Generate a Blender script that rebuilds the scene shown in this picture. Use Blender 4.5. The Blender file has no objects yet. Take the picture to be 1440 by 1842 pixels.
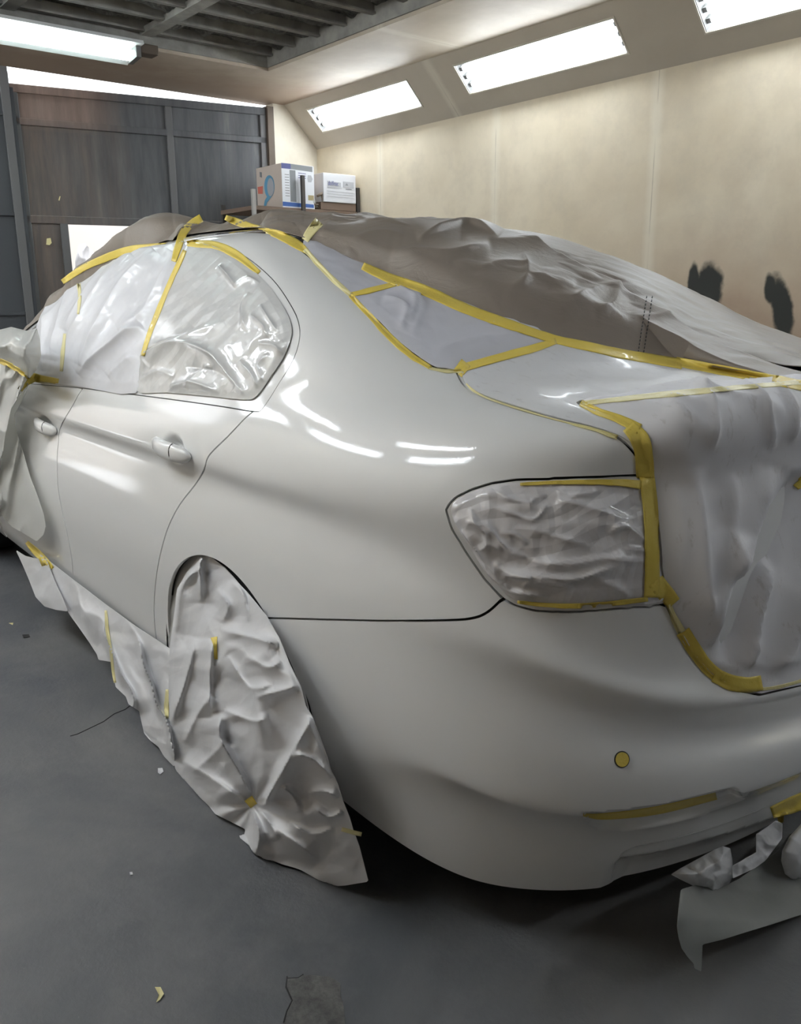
import bpy, bmesh, math
import numpy as np
from mathutils import Matrix, Vector

# ------------------------------------------------------------------ camera, world, exposure
W, H = 1440.0, 1842.0
CAM_POS = np.array([-1.75, 1.75, 1.24])
YAW, PITCH, ROLL, FPX = 0.680, 0.25208, -0.00703, 1525.7
ROOM_TURN = 0.009                      # the room's long axis against the car's
def cam_axes(yaw=YAW):
    fw = np.array([math.cos(yaw)*math.cos(PITCH), -math.sin(yaw)*math.cos(PITCH), -math.sin(PITCH)])
    r = np.cross(fw, [0, 0, 1]); r /= np.linalg.norm(r); u = np.cross(r, fw)
    c, s = math.cos(ROLL), math.sin(ROLL)
    return c*r+s*u, -s*r+c*u, fw
CR, CU, CF = cam_axes()
scene = bpy.context.scene
cd = bpy.data.cameras.new('camera'); cam = bpy.data.objects.new('camera', cd)
scene.collection.objects.link(cam); scene.camera = cam
cd.sensor_fit = 'HORIZONTAL'; cd.sensor_width = 36.0; cd.lens = FPX/W*36.0; cd.clip_start = 0.02
M = Matrix.Identity(4)
for i in range(3):
    M[i][0], M[i][1], M[i][2], M[i][3] = CR[i], CU[i], -CF[i], CAM_POS[i]
cam.matrix_world = M
vs = scene.view_settings
scene.display_settings.display_device = 'sRGB'
vs.view_transform = 'Standard'; vs.look = 'None'; vs.exposure = 0.62; vs.gamma = 1.0; vs.use_curve_mapping = False
world = bpy.data.worlds.new('world'); scene.world = world; world.use_nodes = True
bg = world.node_tree.nodes['Background']; bg.inputs[0].default_value = (0.95, 0.97, 1.0, 1); bg.inputs[1].default_value = 2.0
scene.cycles.max_bounces = 8; scene.cycles.diffuse_bounces = 4; scene.cycles.glossy_bounces = 3
scene.cycles.transmission_bounces = 4; scene.cycles.use_denoising = True
scene.cycles.sample_clamp_indirect = 6.0
LAMP = 18.0                            # strength of the fluorescent tubes
LAMP_LEFT = 23.0
LAMP_ADDED = 23.0  # strength of the added rear lamps

# ------------------------------------------------------------------ geometry helpers
def back(px, py, axis, val, room=False):
    """the point of the plane  axis = val  seen at a pixel of the photograph"""
    r, u, f = cam_axes(YAW+ROOM_TURN) if room else (CR, CU, CF)
    d = f + r*(px-W/2)/FPX - u*(py-H/2)/FPX
    return CAM_POS + d*(val-CAM_POS[axis])/d[axis]
def backp(px, py, P0, n, room=False):
    r, u, f = cam_axes(YAW+ROOM_TURN) if room else (CR, CU, CF)
    d = f + r*(px-W/2)/FPX - u*(py-H/2)/FPX
    return CAM_POS + d*((np.array(P0)-CAM_POS) @ np.array(n))/(d @ np.array(n))
def proj(P):
    d = np.asarray(P)-CAM_POS; z = d @ CF
    return np.stack([W/2+FPX*(d @ CR)/z, H/2-FPX*(d @ CU)/z], -1)
_c, _s = math.cos(ROOM_TURN), math.sin(ROOM_TURN)
def room(P):
    """room coordinates (turned about the camera's foot) to world"""
    P = np.asarray(P, float); q = P-CAM_POS; o = q.copy()
    o[..., 0] = _c*q[..., 0]-_s*q[..., 1]; o[..., 1] = _s*q[..., 0]+_c*q[..., 1]
    return o+CAM_POS

COL = scene.collection
def link(o, parent=None):
    COL.objects.link(o)
    if parent is not None: o.parent = parent
    return o
def tag(o, label=None, cat=None, group=None, kind=None):
    if label: o['label'] = label
    if cat: o['category'] = cat
    if group: o['group'] = group
    if kind: o['kind'] = kind
    return o
def empty(name, loc=(0, 0, 0), label=None, cat=None, group=None, kind=None):
    o = bpy.data.objects.new(name, None); o.empty_display_size = 0.1; o.location = loc
    link(o); return tag(o, label, cat, group, kind)
def mesh_obj(name, verts, faces, mat, parent=None, smooth=True, normals=None, mat_idx=None):
    me = bpy.data.meshes.new(name)
    v = np.asarray(verts, float)
    if parent is not None and parent.type == 'EMPTY' and tuple(parent.location) != (0, 0, 0):
        v = v-np.array(parent.location)
    me.from_pydata(v.tolist(), [], [list(map(int, f)) for f in faces])
    mats = mat if isinstance(mat, (list, tuple)) else [mat]
    for m in mats: me.materials.append(m)
    if mat_idx is not None: me.polygons.foreach_set('material_index', np.asarray(mat_idx, dtype=np.int32))
    if smooth: me.polygons.foreach_set('use_smooth', [True]*len(me.polygons))
    me.update()
    if normals is not None:
        me.normals_split_custom_set_from_vertices([tuple(n) for n in normals])
    elif smooth == 'auto':
        bm = bmesh.new(); bm.from_mesh(me)
        for e in bm.edges:
            if len(e.link_faces) == 2 and e.calc_face_angle(0) > math.radians(35): e.smooth = False
        bm.to_mesh(me); bm.free()
    o = bpy.data.objects.new(name, me); link(o, parent); return o

class MB:
    """collects boxes, tubes and quads; build() links them as one mesh object"""
    def __init__(s): s.v = []; s.f = []; s.n = 0
    def add(s, V, F):
        V = np.asarray(V, float); s.v.append(V); s.f += [[i+s.n for i in f] for f in F]; s.n += len(V); return s
    def hexa(s, c8):
        return s.add(c8, [(0, 3, 2, 1), (4, 5, 6, 7), (0, 1, 5, 4), (1, 2, 6, 5), (2, 3, 7, 6), (3, 0, 4, 7)])
    def box(s, lo, hi, tf=None):
        x0, y0, z0 = lo; x1, y1, z1 = hi
        V = np.array([(x0, y0, z0), (x1, y0, z0), (x1, y1, z0), (x0, y1, z0), (x0, y0, z1), (x1, y0, z1), (x1, y1, z1), (x0, y1, z1)], float)
        return s.hexa(tf(V) if tf else V)
    def tube(s, pts, rad, n=12, cap=True, tf=None):
        P = np.asarray(pts, float); rad = np.broadcast_to(rad, (len(P),)); V = []
        T = np.gradient(P, axis=0); T /= np.linalg.norm(T, axis=1)[:, None]
        a = np.array([0, 0, 1.0]) if abs(T[0][2]) < .9 else np.array([1.0, 0, 0])
        for p, t, r in zip(P, T, rad):
            b = np.cross(t, a); b /= np.linalg.norm(b); a = np.cross(b, t)
            for k in range(n):
                w = 2*math.pi*k/n; V.append(p+r*(math.cos(w)*a+math.sin(w)*b))
        F = [(i*n+k, i*n+(k+1) % n, (i+1)*n+(k+1) % n, (i+1)*n+k) for i in range(len(P)-1) for k in range(n)]
        if cap: F += [tuple(range(n))[::-1], tuple(range((len(P)-1)*n, len(P)*n))]
        V = np.array(V); return s.add(tf(V) if tf else V, F)
    def build(s, name, mat, parent=None, smooth=False, bevel=0):
        o = mesh_obj(name, np.concatenate(s.v), s.f, mat, parent, smooth)
        if bevel:
            m = o.modifiers.new('bevel', 'BEVEL'); m.width = bevel; m.segments = 2; m.limit_method = 'ANGLE'
        return o

# ------------------------------------------------------------------ noise
def _hash(i, j, k, s):
    n = (i*374761393+j*668265263+k*1274126177+s*974634777) & 0xffffffff
    n = ((n ^ (n >> 13))*1274126177) & 0xffffffff
    n = ((n ^ (n >> 16))*2246822519) & 0xffffffff
    return ((n ^ (n >> 15)) & 0xffff)/32767.5-1.0
def noise(P, seed=0):
    P = np.asarray(P, float); I = np.floor(P).astype(np.int64); F = P-I; F = F*F*F*(F*(F*6-15)+10)
    out = 0
    for a in (0, 1):
        wa = F[..., 0] if a else 1-F[..., 0]
        for b in (0, 1):
            wb = F[..., 1] if b else 1-F[..., 1]
            for c in (0, 1):
                wc = F[..., 2] if c else 1-F[..., 2]
                out = out+wa*wb*wc*_hash(I[..., 0]+a, I[..., 1]+b, I[..., 2]+c, seed)
    return out
def ridge(P, seed=0): return 1-2*np.abs(noise(P, seed))
def fbm(P, seed=0, o=3, fn=noise):
    t = 0; a = 1.0; P = np.asarray(P, float)
    for k in range(o): t = t+a*fn(P*2**k, seed+k*17); a *= .5
    return t
def crumple(P, seed=0, n=7, scale=1.0):
    """creased facets: sums of folded planes bent by low noise"""
    rng = np.random.RandomState(seed); P = np.asarray(P, float)*scale; t = 0
    Q = P+np.stack([noise(P*.9+k*7.1, seed+k) for k in range(3)], -1)*.45
    for k in range(n):
        d = rng.normal(size=3); d /= np.linalg.norm(d); f = rng.uniform(.6, 2.2)
        ph = (Q @ d)*f+rng.uniform(0, 9)+.35*noise(P*.7, seed+31+k)
        t = t+np.abs((ph % 2)-1)/f-.5/f
    return t/n*2

# ------------------------------------------------------------------ materials
def mat_new(name):
    m = bpy.data.materials.new(name); m.use_nodes = True; nt = m.node_tree
    return m, nt, nt.nodes['Principled BSDF']
def simple(name, col, rough=.5, metal=0, coat=0, emit=None, strength=0, spec=None):
    m, nt, b = mat_new(name); b.inputs['Base Color'].default_value = (*col, 1); b.inputs['Roughness'].default_value = rough
    b.inputs['Metallic'].default_value = metal; b.inputs['Coat Weight'].default_value = coat; b.inputs['Coat Roughness'].default_value = .03
    if spec is not None: b.inputs['Specular IOR Level'].default_value = spec
    if emit: b.inputs['Emission Color'].default_value = (*emit, 1); b.inputs['Emission Strength'].default_value = strength
    return m
def N(nt, t, **kw):
    n = nt.nodes.new(t)
    for k, v in kw.items():
        if k in n.inputs: n.inputs[k].default_value = v
        else: setattr(n, k, v)
    return n
def ramp(nt, src, stops):
    r = nt.nodes.new('ShaderNodeValToRGB'); e = r.color_ramp.elements
    while len(e) > 1: e.remove(e[-1])
    e[0].position = stops[0][0]; e[0].color = (*stops[0][1], 1)
    for p, c in stops[1:]:
        q = e.new(p); q.color = (*c, 1)
    nt.links.new(src, r.inputs[0]); return r.outputs[0]
def g(v): return (v, v, v)
def coords(nt, scale=(1, 1, 1), loc=(0, 0, 0)):
    tc = nt.nodes.new('ShaderNodeTexCoord'); mp = nt.nodes.new('ShaderNodeMapping')
    mp.inputs['Scale'].default_value = scale; mp.inputs['Location'].default_value = loc
    nt.links.new(tc.outputs['Object'], mp.inputs['Vector']); return mp.outputs[0]
def nz(nt, vec, scale, detail=4, rough=.55, dist=0):
    n = N(nt, 'ShaderNodeTexNoise'); n.inputs['Scale'].default_value = scale; n.inputs['Detail'].default_value = detail
    n.inputs['Roughness'].default_value = rough; n.inputs['Distortion'].default_value = dist
    nt.links.new(vec, n.inputs['Vector']); return n.outputs['Fac']
def mixc(nt, fac, a, b, mode='MIX'):
    m = nt.nodes.new('ShaderNodeMix'); m.data_type = 'RGBA'; m.blend_type = mode
    for s, v in ((0, fac), (6, a), (7, b)):
        if isinstance(v, (int, float)): m.inputs[s].default_value = v
        elif isinstance(v, tuple): m.inputs[s].default_value = (*v, 1)
        else: nt.links.new(v, m.inputs[s])
    return m.outputs[2]
def bump(nt, b, h, strength=.3, dist=.01, prev=None, inp='Normal'):
    n = nt.nodes.new('ShaderNodeBump'); n.inputs['Strength'].default_value = strength; n.inputs['Distance'].default_value = dist
    nt.links.new(h, n.inputs['Height'])
    if prev is not None: nt.links.new(prev, n.inputs['Normal'])
    nt.links.new(n.outputs[0], b.inputs[inp]); return n.outputs[0]
def math_(nt, op, a, b=None):
    m = nt.nodes.new('ShaderNodeMath'); m.operation = op
    for i, v in enumerate((a, b)):
        if v is None: continue
        if isinstance(v, (int, float)): m.inputs[i].default_value = v
        else: nt.links.new(v, m.inputs[i])
    return m.outputs[0]

MAT = {}
def build_mats():
    m, nt, b = mat_new('white_paint')
    b.inputs['Base Color'].default_value = (.80, .80, .79, 1); b.inputs['Roughness'].default_value = .45
    b.inputs['Coat Weight'].default_value = 1; b.inputs['Coat Roughness'].default_value = .02; b.inputs['Specular IOR Level'].default_value = .3
    v = coords(nt); bump(nt, b, nz(nt, v, 260, 2), .12, .0006, inp='Coat Normal')
    MAT['paint'] = m
    MAT['gap'] = simple('dark_gap', (.02, .02, .02), .7)
    MAT['under'] = simple('underbody', (.012, .012, .012), .85)
    MAT['tyre'] = simple('tyre_rubber', (.012, .012, .013), .7)
    MAT['rim'] = simple('alloy_rim', (.5, .5, .52), .3, .9)
    MAT['glass'] = simple('dark_glass', (.02, .025, .03), .08)
    MAT['lens'] = simple('oversprayed_lens', (.66, .655, .64), .35, coat=1)
    # masking papers
    def paper(name, col, rough, crinkle, shiny=None, trans=.12, scale=9, dirt=.0):
        m, nt, b = mat_new(name); v = coords(nt)
        c = mixc(nt, nz(nt, v, 5, 3), tuple(x*.93 for x in col), tuple(min(1, x*1.05) for x in col))
        if dirt:
            d = ramp(nt, nz(nt, coords(nt, (1, 3, 1)), 22, 6, .7), [(.58, g(0)), (.68, g(1))])
            dm = math_(nt, 'MULTIPLY', d, dirt); c = mixc(nt, dm, c, (.42, .38, .34))
        nt.links.new(c, b.inputs['Base Color']); b.inputs['Roughness'].default_value = rough
        n1 = N(nt, 'ShaderNodeTexNoise'); n1.noise_type = 'RIDGED_MULTIFRACTAL'; n1.inputs['Scale'].default_value = scale*.55; n1.inputs['Detail'].default_value = 2.5
        n1.inputs['Roughness'].default_value = .45; n1.inputs['Distortion'].default_value = .5; nt.links.new(v, n1.inputs['Vector'])
        hh = math_(nt, 'ADD', math_(nt, 'MULTIPLY', n1.outputs['Fac'], .5), math_(nt, 'MULTIPLY', nz(nt, v, scale*.9, 3, .5, .4), .8))
        for kx, rot in enumerate(((.3, .5, .2), (1.4, .2, 1.1), (.7, 1.3, 2.3))):
            mp = nt.nodes.new('ShaderNodeMapping'); mp.inputs['Rotation'].default_value = rot; mp.inputs['Location'].default_value = (kx*3.1, kx*1.7, 0); nt.links.new(v, mp.inputs['Vector'])
            wv = N(nt, 'ShaderNodeTexWave'); wv.wave_profile = 'TRI'; wv.inputs['Scale'].default_value = scale*(.35+.22*kx); wv.inputs['Distortion'].default_value = 5.0; wv.inputs['Detail'].default_value = 1.0
            wv.inputs['Detail Scale'].default_value = .9; nt.links.new(mp.outputs[0], wv.inputs['Vector']); hh = math_(nt, 'ADD', hh, math_(nt, 'MULTIPLY', wv.outputs['Fac'], .34/(1+.5*kx)))
        bump(nt, b, hh, min(1, crinkle*2.2), .010)
        if shiny: b.inputs['Coat Weight'].default_value = shiny; b.inputs['Coat Roughness'].default_value = .08
        if trans: 
            out = nt.nodes['Material Output']; tr = N(nt, 'ShaderNodeBsdfTranslucent'); nt.links.new(c, tr.inputs['Color'])
            mx = N(nt, 'ShaderNodeMixShader'); mx.inputs[0].default_value = trans
            nt.links.new(b.outputs[0], mx.inputs[1]); nt.links.new(tr.outputs[0], mx.inputs[2]); nt.links.new(mx.outputs[0], out.inputs['Surface'])
        MAT[name] = m
    paper('window_paper', (.80, .80, .83), .42, .22, shiny=.25, scale=5)
    paper('glossy_paper', (.76, .76, .75), .3, .35, shiny=1, scale=10)
    paper('lamp_paper', (.80, .78, .79), .28, .34, shiny=.9, scale=17)
    paper('glass_paper', (.64, .64, .69), .5, .2, shiny=.1, scale=6)
    paper('deck_paper', (.78, .78, .79), .42, .15, shiny=.15, scale=6, dirt=.35)
    paper('trunk_paper', (.84, .83, .85), .55, .2, scale=4, dirt=.3)
    paper('drape_paper', (.80, .80, .815), .45, .28, scale=7, trans=.15)
    paper('film', (.80, .80, .77), .3, .2, shiny=.4, scale=5, trans=.3)
    paper('dull_shaded_paper', (.22, .225, .215), .55, .15, scale=5)  # base colour darkened to carry the shade under the bumper
    m, nt, b = mat_new('yellow_tape'); v = coords(nt)
    nt.links.new(mixc(nt, nz(nt, v, 14, 3), (.62, .46, .06), (.78, .62, .13)), b.inputs['Base Color']); b.inputs['Roughness'].default_value = .5
    b.inputs['Coat Weight'].default_value = .15
    bump(nt, b, nz(nt, v, 90, 4, .7), .35, .004); MAT['tape'] = m
    m, nt, b = mat_new('pale_tape'); v = coords(nt)
    nt.links.new(mixc(nt, nz(nt, v, 10, 3), (.70, .62, .28), (.82, .76, .42)), b.inputs['Base Color']); b.inputs['Roughness'].default_value = .4
    bump(nt, b, nz(nt, v, 90, 4, .7), .4, .004); MAT['paletape'] = m
    m, nt, b = mat_new('brown_cover'); v = coords(nt)
    b.inputs['Roughness'].default_value = .6; nt.links.new(mixc(nt, nz(nt, v, 3, 5), (.175, .145, .118), (.235, .20, .168)), b.inputs['Base Color']); b.inputs['Roughness'].default_value = .5
    h = nz(nt, coords(nt, (1, 1, 1.6)), 11, 6, .62, 1.0)
    bump(nt, b, h, .25, .01); b.inputs['Specular IOR Level'].default_value = .3; MAT['cover'] = m
build_mats()
# ------------------------------------------------------------------ the spray booth
YR, YL, XG, XB, ZC = -2.5, 2.6, 4.46, -3.4, 2.69
SL = .30                                        # run and rise of the slanted lamp panels
def wall_mat(name, seams, blobs=(), base=((.62, .53, .385), (.76, .675, .52)), brown=0, axis='X'):
    m, nt, b = mat_new(name); v = coords(nt)
    c = ramp(nt, nz(nt, v, 1.1, 6, .6, .4), [(.3, base[0]), (.62, base[1])])
    c = mixc(nt, math_(nt, 'MULTIPLY', ramp(nt, nz(nt, v, 5, 7, .68), [(.45, g(0)), (.7, g(1))]), .34), c, (.50, .44, .35))
    sx = N(nt, 'ShaderNodeSeparateXYZ'); nt.links.new(v, sx.inputs[0])
    if brown:
        # rusty-brown overspray low on the wall, towards the viewer's end
        d = math_(nt, 'ADD', math_(nt, 'MULTIPLY', sx.outputs['Z'], -.9), math_(nt, 'MULTIPLY', nz(nt, v, 1.6, 5), 1.3))
        k = ramp(nt, d, [(.0, g(0)), (.001, g(0))]) if False else None
        mr = N(nt, 'ShaderNodeMapRange'); mr.inputs[1].default_value = -1.05; mr.inputs[2].default_value = -.30; nt.links.new(d, mr.inputs[0])
        mx = N(nt, 'ShaderNodeMapRange'); mx.inputs[1].default_value = 1.9; mx.inputs[2].default_value = .7; nt.links.new(sx.outputs['X'], mx.inputs[0])
        c = mixc(nt, math_(nt, 'MULTIPLY', math_(nt, 'MULTIPLY', mr.outputs[0], mx.outputs[0]), .9), c, (.40, .285, .20))
    for x in seams:
        d = math_(nt, 'ABSOLUTE', math_(nt, 'SUBTRACT', sx.outputs[axis], x))
        wide = N(nt, 'ShaderNodeMapRange'); wide.inputs[1].default_value = .05; wide.inputs[2].default_value = .015; nt.links.new(math_(nt, 'ADD', d, math_(nt, 'MULTIPLY', math_(nt, 'SUBTRACT', nz(nt, v, 9, 3), .5), .03)), wide.inputs[0])
        c = mixc(nt, math_(nt, 'MULTIPLY', wide.outputs[0], .35), c, (.86, .82, .70))
        thin = math_(nt, 'LESS_THAN', d, .0025); th = math_(nt, 'MULTIPLY', thin, ramp(nt, nz(nt, v, 3, 3), [(.4, g(0)), (.55, g(1))]))
        c = mixc(nt, math_(nt, 'MULTIPLY', th, .55), c, (.30, .24, .17))
    for (bx, bz, rx, rz, tilt) in blobs:
        dx = math_(nt, 'SUBTRACT', sx.outputs['X'], bx); dz = math_(nt, 'SUBTRACT', sx.outputs['Z'], bz)
        dx = math_(nt, 'ADD', dx, math_(nt, 'MULTIPLY', dz, tilt))
        q = math_(nt, 'SQRT', math_(nt, 'ADD', math_(nt, 'POWER', math_(nt, 'DIVIDE', dx, rx), 2.), math_(nt, 'POWER', math_(nt, 'DIVIDE', dz, rz), 2.)))
        q = math_(nt, 'ADD', q, math_(nt, 'MULTIPLY', math_(nt, 'SUBTRACT', nz(nt, v, 14, 4), .5), .6))
        mr = N(nt, 'ShaderNodeMapRange'); mr.interpolation_type = 'SMOOTHSTEP'; mr.inputs[1].default_value = 1.15; mr.inputs[2].default_value = .75; nt.links.new(q, mr.inputs[0])
        c = mixc(nt, mr.outputs[0], c, (.018, .02, .016))
    nt.links.new(c, b.inputs['Base Color']); b.inputs['Roughness'].default_value = .62
    bump(nt, b, nz(nt, v, 30, 5), .15, .004); return m
BL = []
for (px, py, w, h, t) in [(1235, 505, .035, .10, 0), (1262, 518, .085, .14, .0), (1372, 520, .035, .075, -.15), (1392, 555, .055, .17, -.25)]:
    q = back(px, py, 1, YR, True); BL.append((q[0], q[2], w, h, t))
MAT['wall'] = wall_mat('stained_cream_panel', [3.66, 2.452, 1.242, .035, -1.175, -2.385], BL, brown=1)
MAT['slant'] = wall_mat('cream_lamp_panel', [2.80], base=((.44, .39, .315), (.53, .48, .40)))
MAT['ceil'] = wall_mat('cream_ceiling_board', [2.45, -.3], base=((.40, .33, .25), (.62, .55, .45)))
def brown_end():
    m = MAT['ceil']; nt = m.node_tree; b = nt.nodes['Principled BSDF']; src = b.inputs['Base Color'].links[0].from_socket; v = coords(nt)
    sx = N(nt, 'ShaderNodeSeparateXYZ'); nt.links.new(v, sx.inputs[0]); mr = N(nt, 'ShaderNodeMapRange'); mr.inputs[1].default_value = 3.3; mr.inputs[2].default_value = 4.2
    nt.links.new(math_(nt, 'ADD', sx.outputs['X'], math_(nt, 'MULTIPLY', math_(nt, 'SUBTRACT', nz(nt, v, 2.2, 5), .5), 1.6)), mr.inputs[0])
    nt.links.new(mixc(nt, math_(nt, 'MULTIPLY', mr.outputs[0], .85), src, (.27, .195, .14)), b.inputs['Base Color'])
brown_end()
m, nt, b = mat_new('painted_concrete'); v = coords(nt)
c = ramp(nt, nz(nt, v, .9, 6, .6, .6), [(.38, (.072, .077, .085)), (.60, (.140, .140, .138))])
c = mixc(nt, math_(nt, 'MULTIPLY', ramp(nt, nz(nt, v, 3.2, 8, .7), [(.48, g(0)), (.7, g(1))]), .35), c, (.205, .20, .194))
c = mixc(nt, ramp(nt, nz(nt, v, 46, 3, .5), [(.76, g(0)), (.80, g(.4))]), c, (.25, .25, .24))
nt.links.new(c, b.inputs['Base Color']); b.inputs['Roughness'].default_value = .55
hh = math_(nt, 'ADD', nz(nt, v, 60, 6, .7), math_(nt, 'MULTIPLY', nz(nt, v, 5, 5, .6), 1.5)); bump(nt, b, hh, .35, .004); MAT['floor'] = m
m, nt, b = mat_new('worn_floor_patch'); v = coords(nt)
nt.links.new(ramp(nt, nz(nt, v, 30, 8, .75), [(.35, (.07, .07, .068)), (.65, (.17, .165, .155))]), b.inputs['Base Color']); b.inputs['Roughness'].default_value = .8
bump(nt, b, nz(nt, v, 70, 8, .8), .8, .006); MAT['patch'] = m
m, nt, b = mat_new('gate_steel'); v = coords(nt, (1, 1, .12)); tcv = coords(nt)
sx = N(nt, 'ShaderNodeSeparateXYZ'); nt.links.new(tcv, sx.inputs[0])
c = ramp(nt, nz(nt, v, 11, 5, .65), [(.35, (.062, .065, .07)), (.6, (.105, .108, .115)), (.72, (.16, .155, .15))])
mx = N(nt, 'ShaderNodeMapRange'); mx.inputs[1].default_value = -.05; mx.inputs[2].default_value = .75
nt.links.new(math_(nt, 'ADD', sx.outputs['Y'], math_(nt, 'MULTIPLY', math_(nt, 'SUBTRACT', nz(nt, v, 5, 4), .5), 1.0)), mx.inputs[0])
c = mixc(nt, math_(nt, 'MULTIPLY', mx.outputs[0], .6), c, ramp(nt, nz(nt, v, 16, 5, .65), [(.4, (.11, .085, .07)), (.7, (.22, .15, .11))]))
zz = N(nt, 'ShaderNodeMapRange'); zz.inputs[1].default_value = 2.36; zz.inputs[2].default_value = 2.46; nt.links.new(sx.outputs['Z'], zz.inputs[0])
yy_ = N(nt, 'ShaderNodeMapRange'); yy_.inputs[1].default_value = .20; yy_.inputs[2].default_value = .45; nt.links.new(sx.outputs['Y'], yy_.inputs[0])
c = mixc(nt, math_(nt, 'MULTIPLY', math_(nt, 'MULTIPLY', zz.outputs[0], yy_.outputs[0]), .75), c, ramp(nt, nz(nt, v, 10, 5, .65), [(.4, (.20, .135, .105)), (.65, (.30, .215, .175))]))
nt.links.new(c, b.inputs['Base Color']); b.inputs['Roughness'].default_value = .55; bump(nt, b, nz(nt, v, 14, 4), .2, .006); MAT['gate'] = m
MAT['gate_dark'] = simple('gate_leaf_dark', (.055, .06, .068), .5)
MAT['gate_bar'] = simple('gate_rail', (.12, .12, .12), .5)
MAT['rust'] = simple('rust_post', (.10, .075, .055), .7)
m, nt, b = mat_new('dusty_filter'); v = coords(nt)
h = nz(nt, v, 13, 8, .72, 1.8); nt.links.new(ramp(nt, h, [(.35, (.07, .068, .062)), (.55, (.17, .165, .15)), (.72, (.32, .31, .285))]), b.inputs['Base Color'])
b.inputs['Roughness'].default_value = .95; bump(nt, b, h, 1., .06); MAT['filter'] = m
m, nt, b = mat_new('dusty_grille_bar'); v = coords(nt)
nt.links.new(ramp(nt, nz(nt, v, 9, 5), [(.35, (.22, .215, .20)), (.65, (.34, .33, .30))]), b.inputs['Base Color']); b.inputs['Roughness'].default_value = .7; MAT['bar'] = m
MAT['white_metal'] = simple('white_lamp_tray', (.85, .86, .86), .35)
MAT['tube'] = simple('lit_tube', (1, 1, 1), .3, emit=(.885, .945, 1.0), strength=LAMP)
MAT['tube_left'] = simple('lit_tube_left', (1, 1, 1), .3, emit=(.885, .945, 1.0), strength=LAMP_LEFT)
MAT['tube_added'] = simple('lit_tube_added', (1, 1, 1), .3, emit=(.885, .945, 1.0), strength=LAMP_ADDED)
MAT['tube_cool'] = simple('lit_tube_cool', (1, 1, 1), .3, emit=(.82, 1.0, .98), strength=LAMP*.4)
MAT['socket'] = simple('grey_socket', (.12, .12, .115), .6)
MAT['lamp_frame'] = simple('lamp_frame', (.60, .56, .48), .5)

def struct(o): o['kind'] = 'structure'; return o
# floor
V = room([(XB, YR-.2, 0), (8.5, YR-.2, 0), (8.5, YL+.3, 0), (XB, YL+.3, 0)])
struct(mesh_obj('floor', V, [(0, 1, 2, 3)], MAT['floor'], smooth=False))
def slab(name, lo, hi, mat): return struct(MB().box(lo, hi, room).build(name, mat))
slab('wall_right', (XB, YR-.12, 0), (XG+.12, YR, ZC-SL), MAT['wall'])
slab('wall_left', (XB, YL, 0), (XG+.12, YL+.12, ZC-SL), MAT['wall'])
slab('wall_back', (XB-.12, YR-.12, 0), (XB, YL+.12, ZC+.2), MAT['gate_dark'])
# slanted panels with lamp openings
LX = [(3.03, 4.225), (1.345, 2.56), (-.34, .88), (-2.02, -.80)]
LXL = [(2.95, 4.15), (1.25, 2.45), (-.45, .75)]
LLOW = [(1.9, 3.1), (-.1, 1.1)]; ZLOW = 1.72
S0, S1, SLEN = .135, .335, SL*math.sqrt(2)
def slant_tf(side):
    """(x, s, n) -> world; s up the slope from the wall, n out of the room"""
    yw = YR if side < 0 else YL
    def tf(V):
        V = np.asarray(V, float); s, n = V[..., 1], V[..., 2]; r = math.sqrt(.5)
        y = yw-side*(s*r)+side*n*r; z = ZC-SL+s*r+n*r
        return room(np.stack([V[..., 0], y, z], -1))
    return tf
def slant(side, name):
    tf = slant_tf(side); mb = MB(); LXs = LX if side < 0 else LXL; xs = [XB]+[x for a, b in sorted(LXs) for x in (a, b)]+[XG+.05]
    for i in range(0, len(xs)-1, 2): mb.box((xs[i], 0, 0), (xs[i+1], SLEN, .02), tf)
    for a, b in LXs: mb.box((a, 0, 0), (b, S0, .02), tf); mb.box((a, S1, 0), (b, SLEN, .02), tf)
    struct(mb.build(name, MAT['slant']))
slant(-1, 'wall_right_slant'); slant(1, 'wall_left_slant')
def booth_lamp(x0, x1, side, label, ntube, mat, group):
    tf = slant_tf(side); c = tf(np.array([(x0+x1)/2, (S0+S1)/2, 0.05]))
    e = empty('booth_lamp', tuple(c), label, 'ceiling light', group); D = .085
    mb = MB(); mb.box((x0, S0, D), (x1, S1, D+.01), tf); [MB().box((q-.004, S0, 0), (q+.004, S1, D), tf).build('end_plate', MAT['socket'], e) for q in (x0, x1)]
    mb.box((x0, S0-.004, 0), (x1, S0+.004, D), tf); mb.box((x0, S1-.004, 0), (x1, S1+.004, D), tf); mb.build('lamp_tray', MAT['white_metal'], e)
    w = .010; mb = MB(); mb.box((x0-w, S0-w, -.004), (x1+w, S0, .003), tf); mb.box((x0-w, S1, -.004), (x1+w, S1+w, .003), tf)
    mb.box((x0-w, S0, -.004), (x0, S1, .003), tf); mb.box((x1, S0, -.004), (x1+w, S1, .003), tf); mb.build('lamp_frame', MAT['lamp_frame'], e)
    for k in range(ntube):
        s = S0+(S1-S0)*(k+.75)/(ntube+.5)
        P = tf(np.array([(x0+.035, s, .03), (x1-.035, s, .03)])); MB().tube(P, .0165, 12).build('fluorescent_tube', mat, e, True)
        for a, b in ((x0+.004, x0+.03), (x1-.03, x1-.004)): MB().box((a, s-.012, .02), (b, s+.012, .06), tf).build('tube_socket', MAT['socket'], e)
names = ['shortest-looking lamp in the slanted panel, nearest the steel gate', 'whole bright lamp in the middle of the slanted panel', 'lamp cut off by the top right corner of the photo']
for i, (a, b) in enumerate(LX):
    booth_lamp(a, b, -1, names[i] if i < 3 else 'added recessed lamp in the slanted panel behind the camera', 3, MAT['tube'], 'recessed fluorescent lamps in the right slanted panel')  # the fourth lamp is unseen, put back to light the boot
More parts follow.
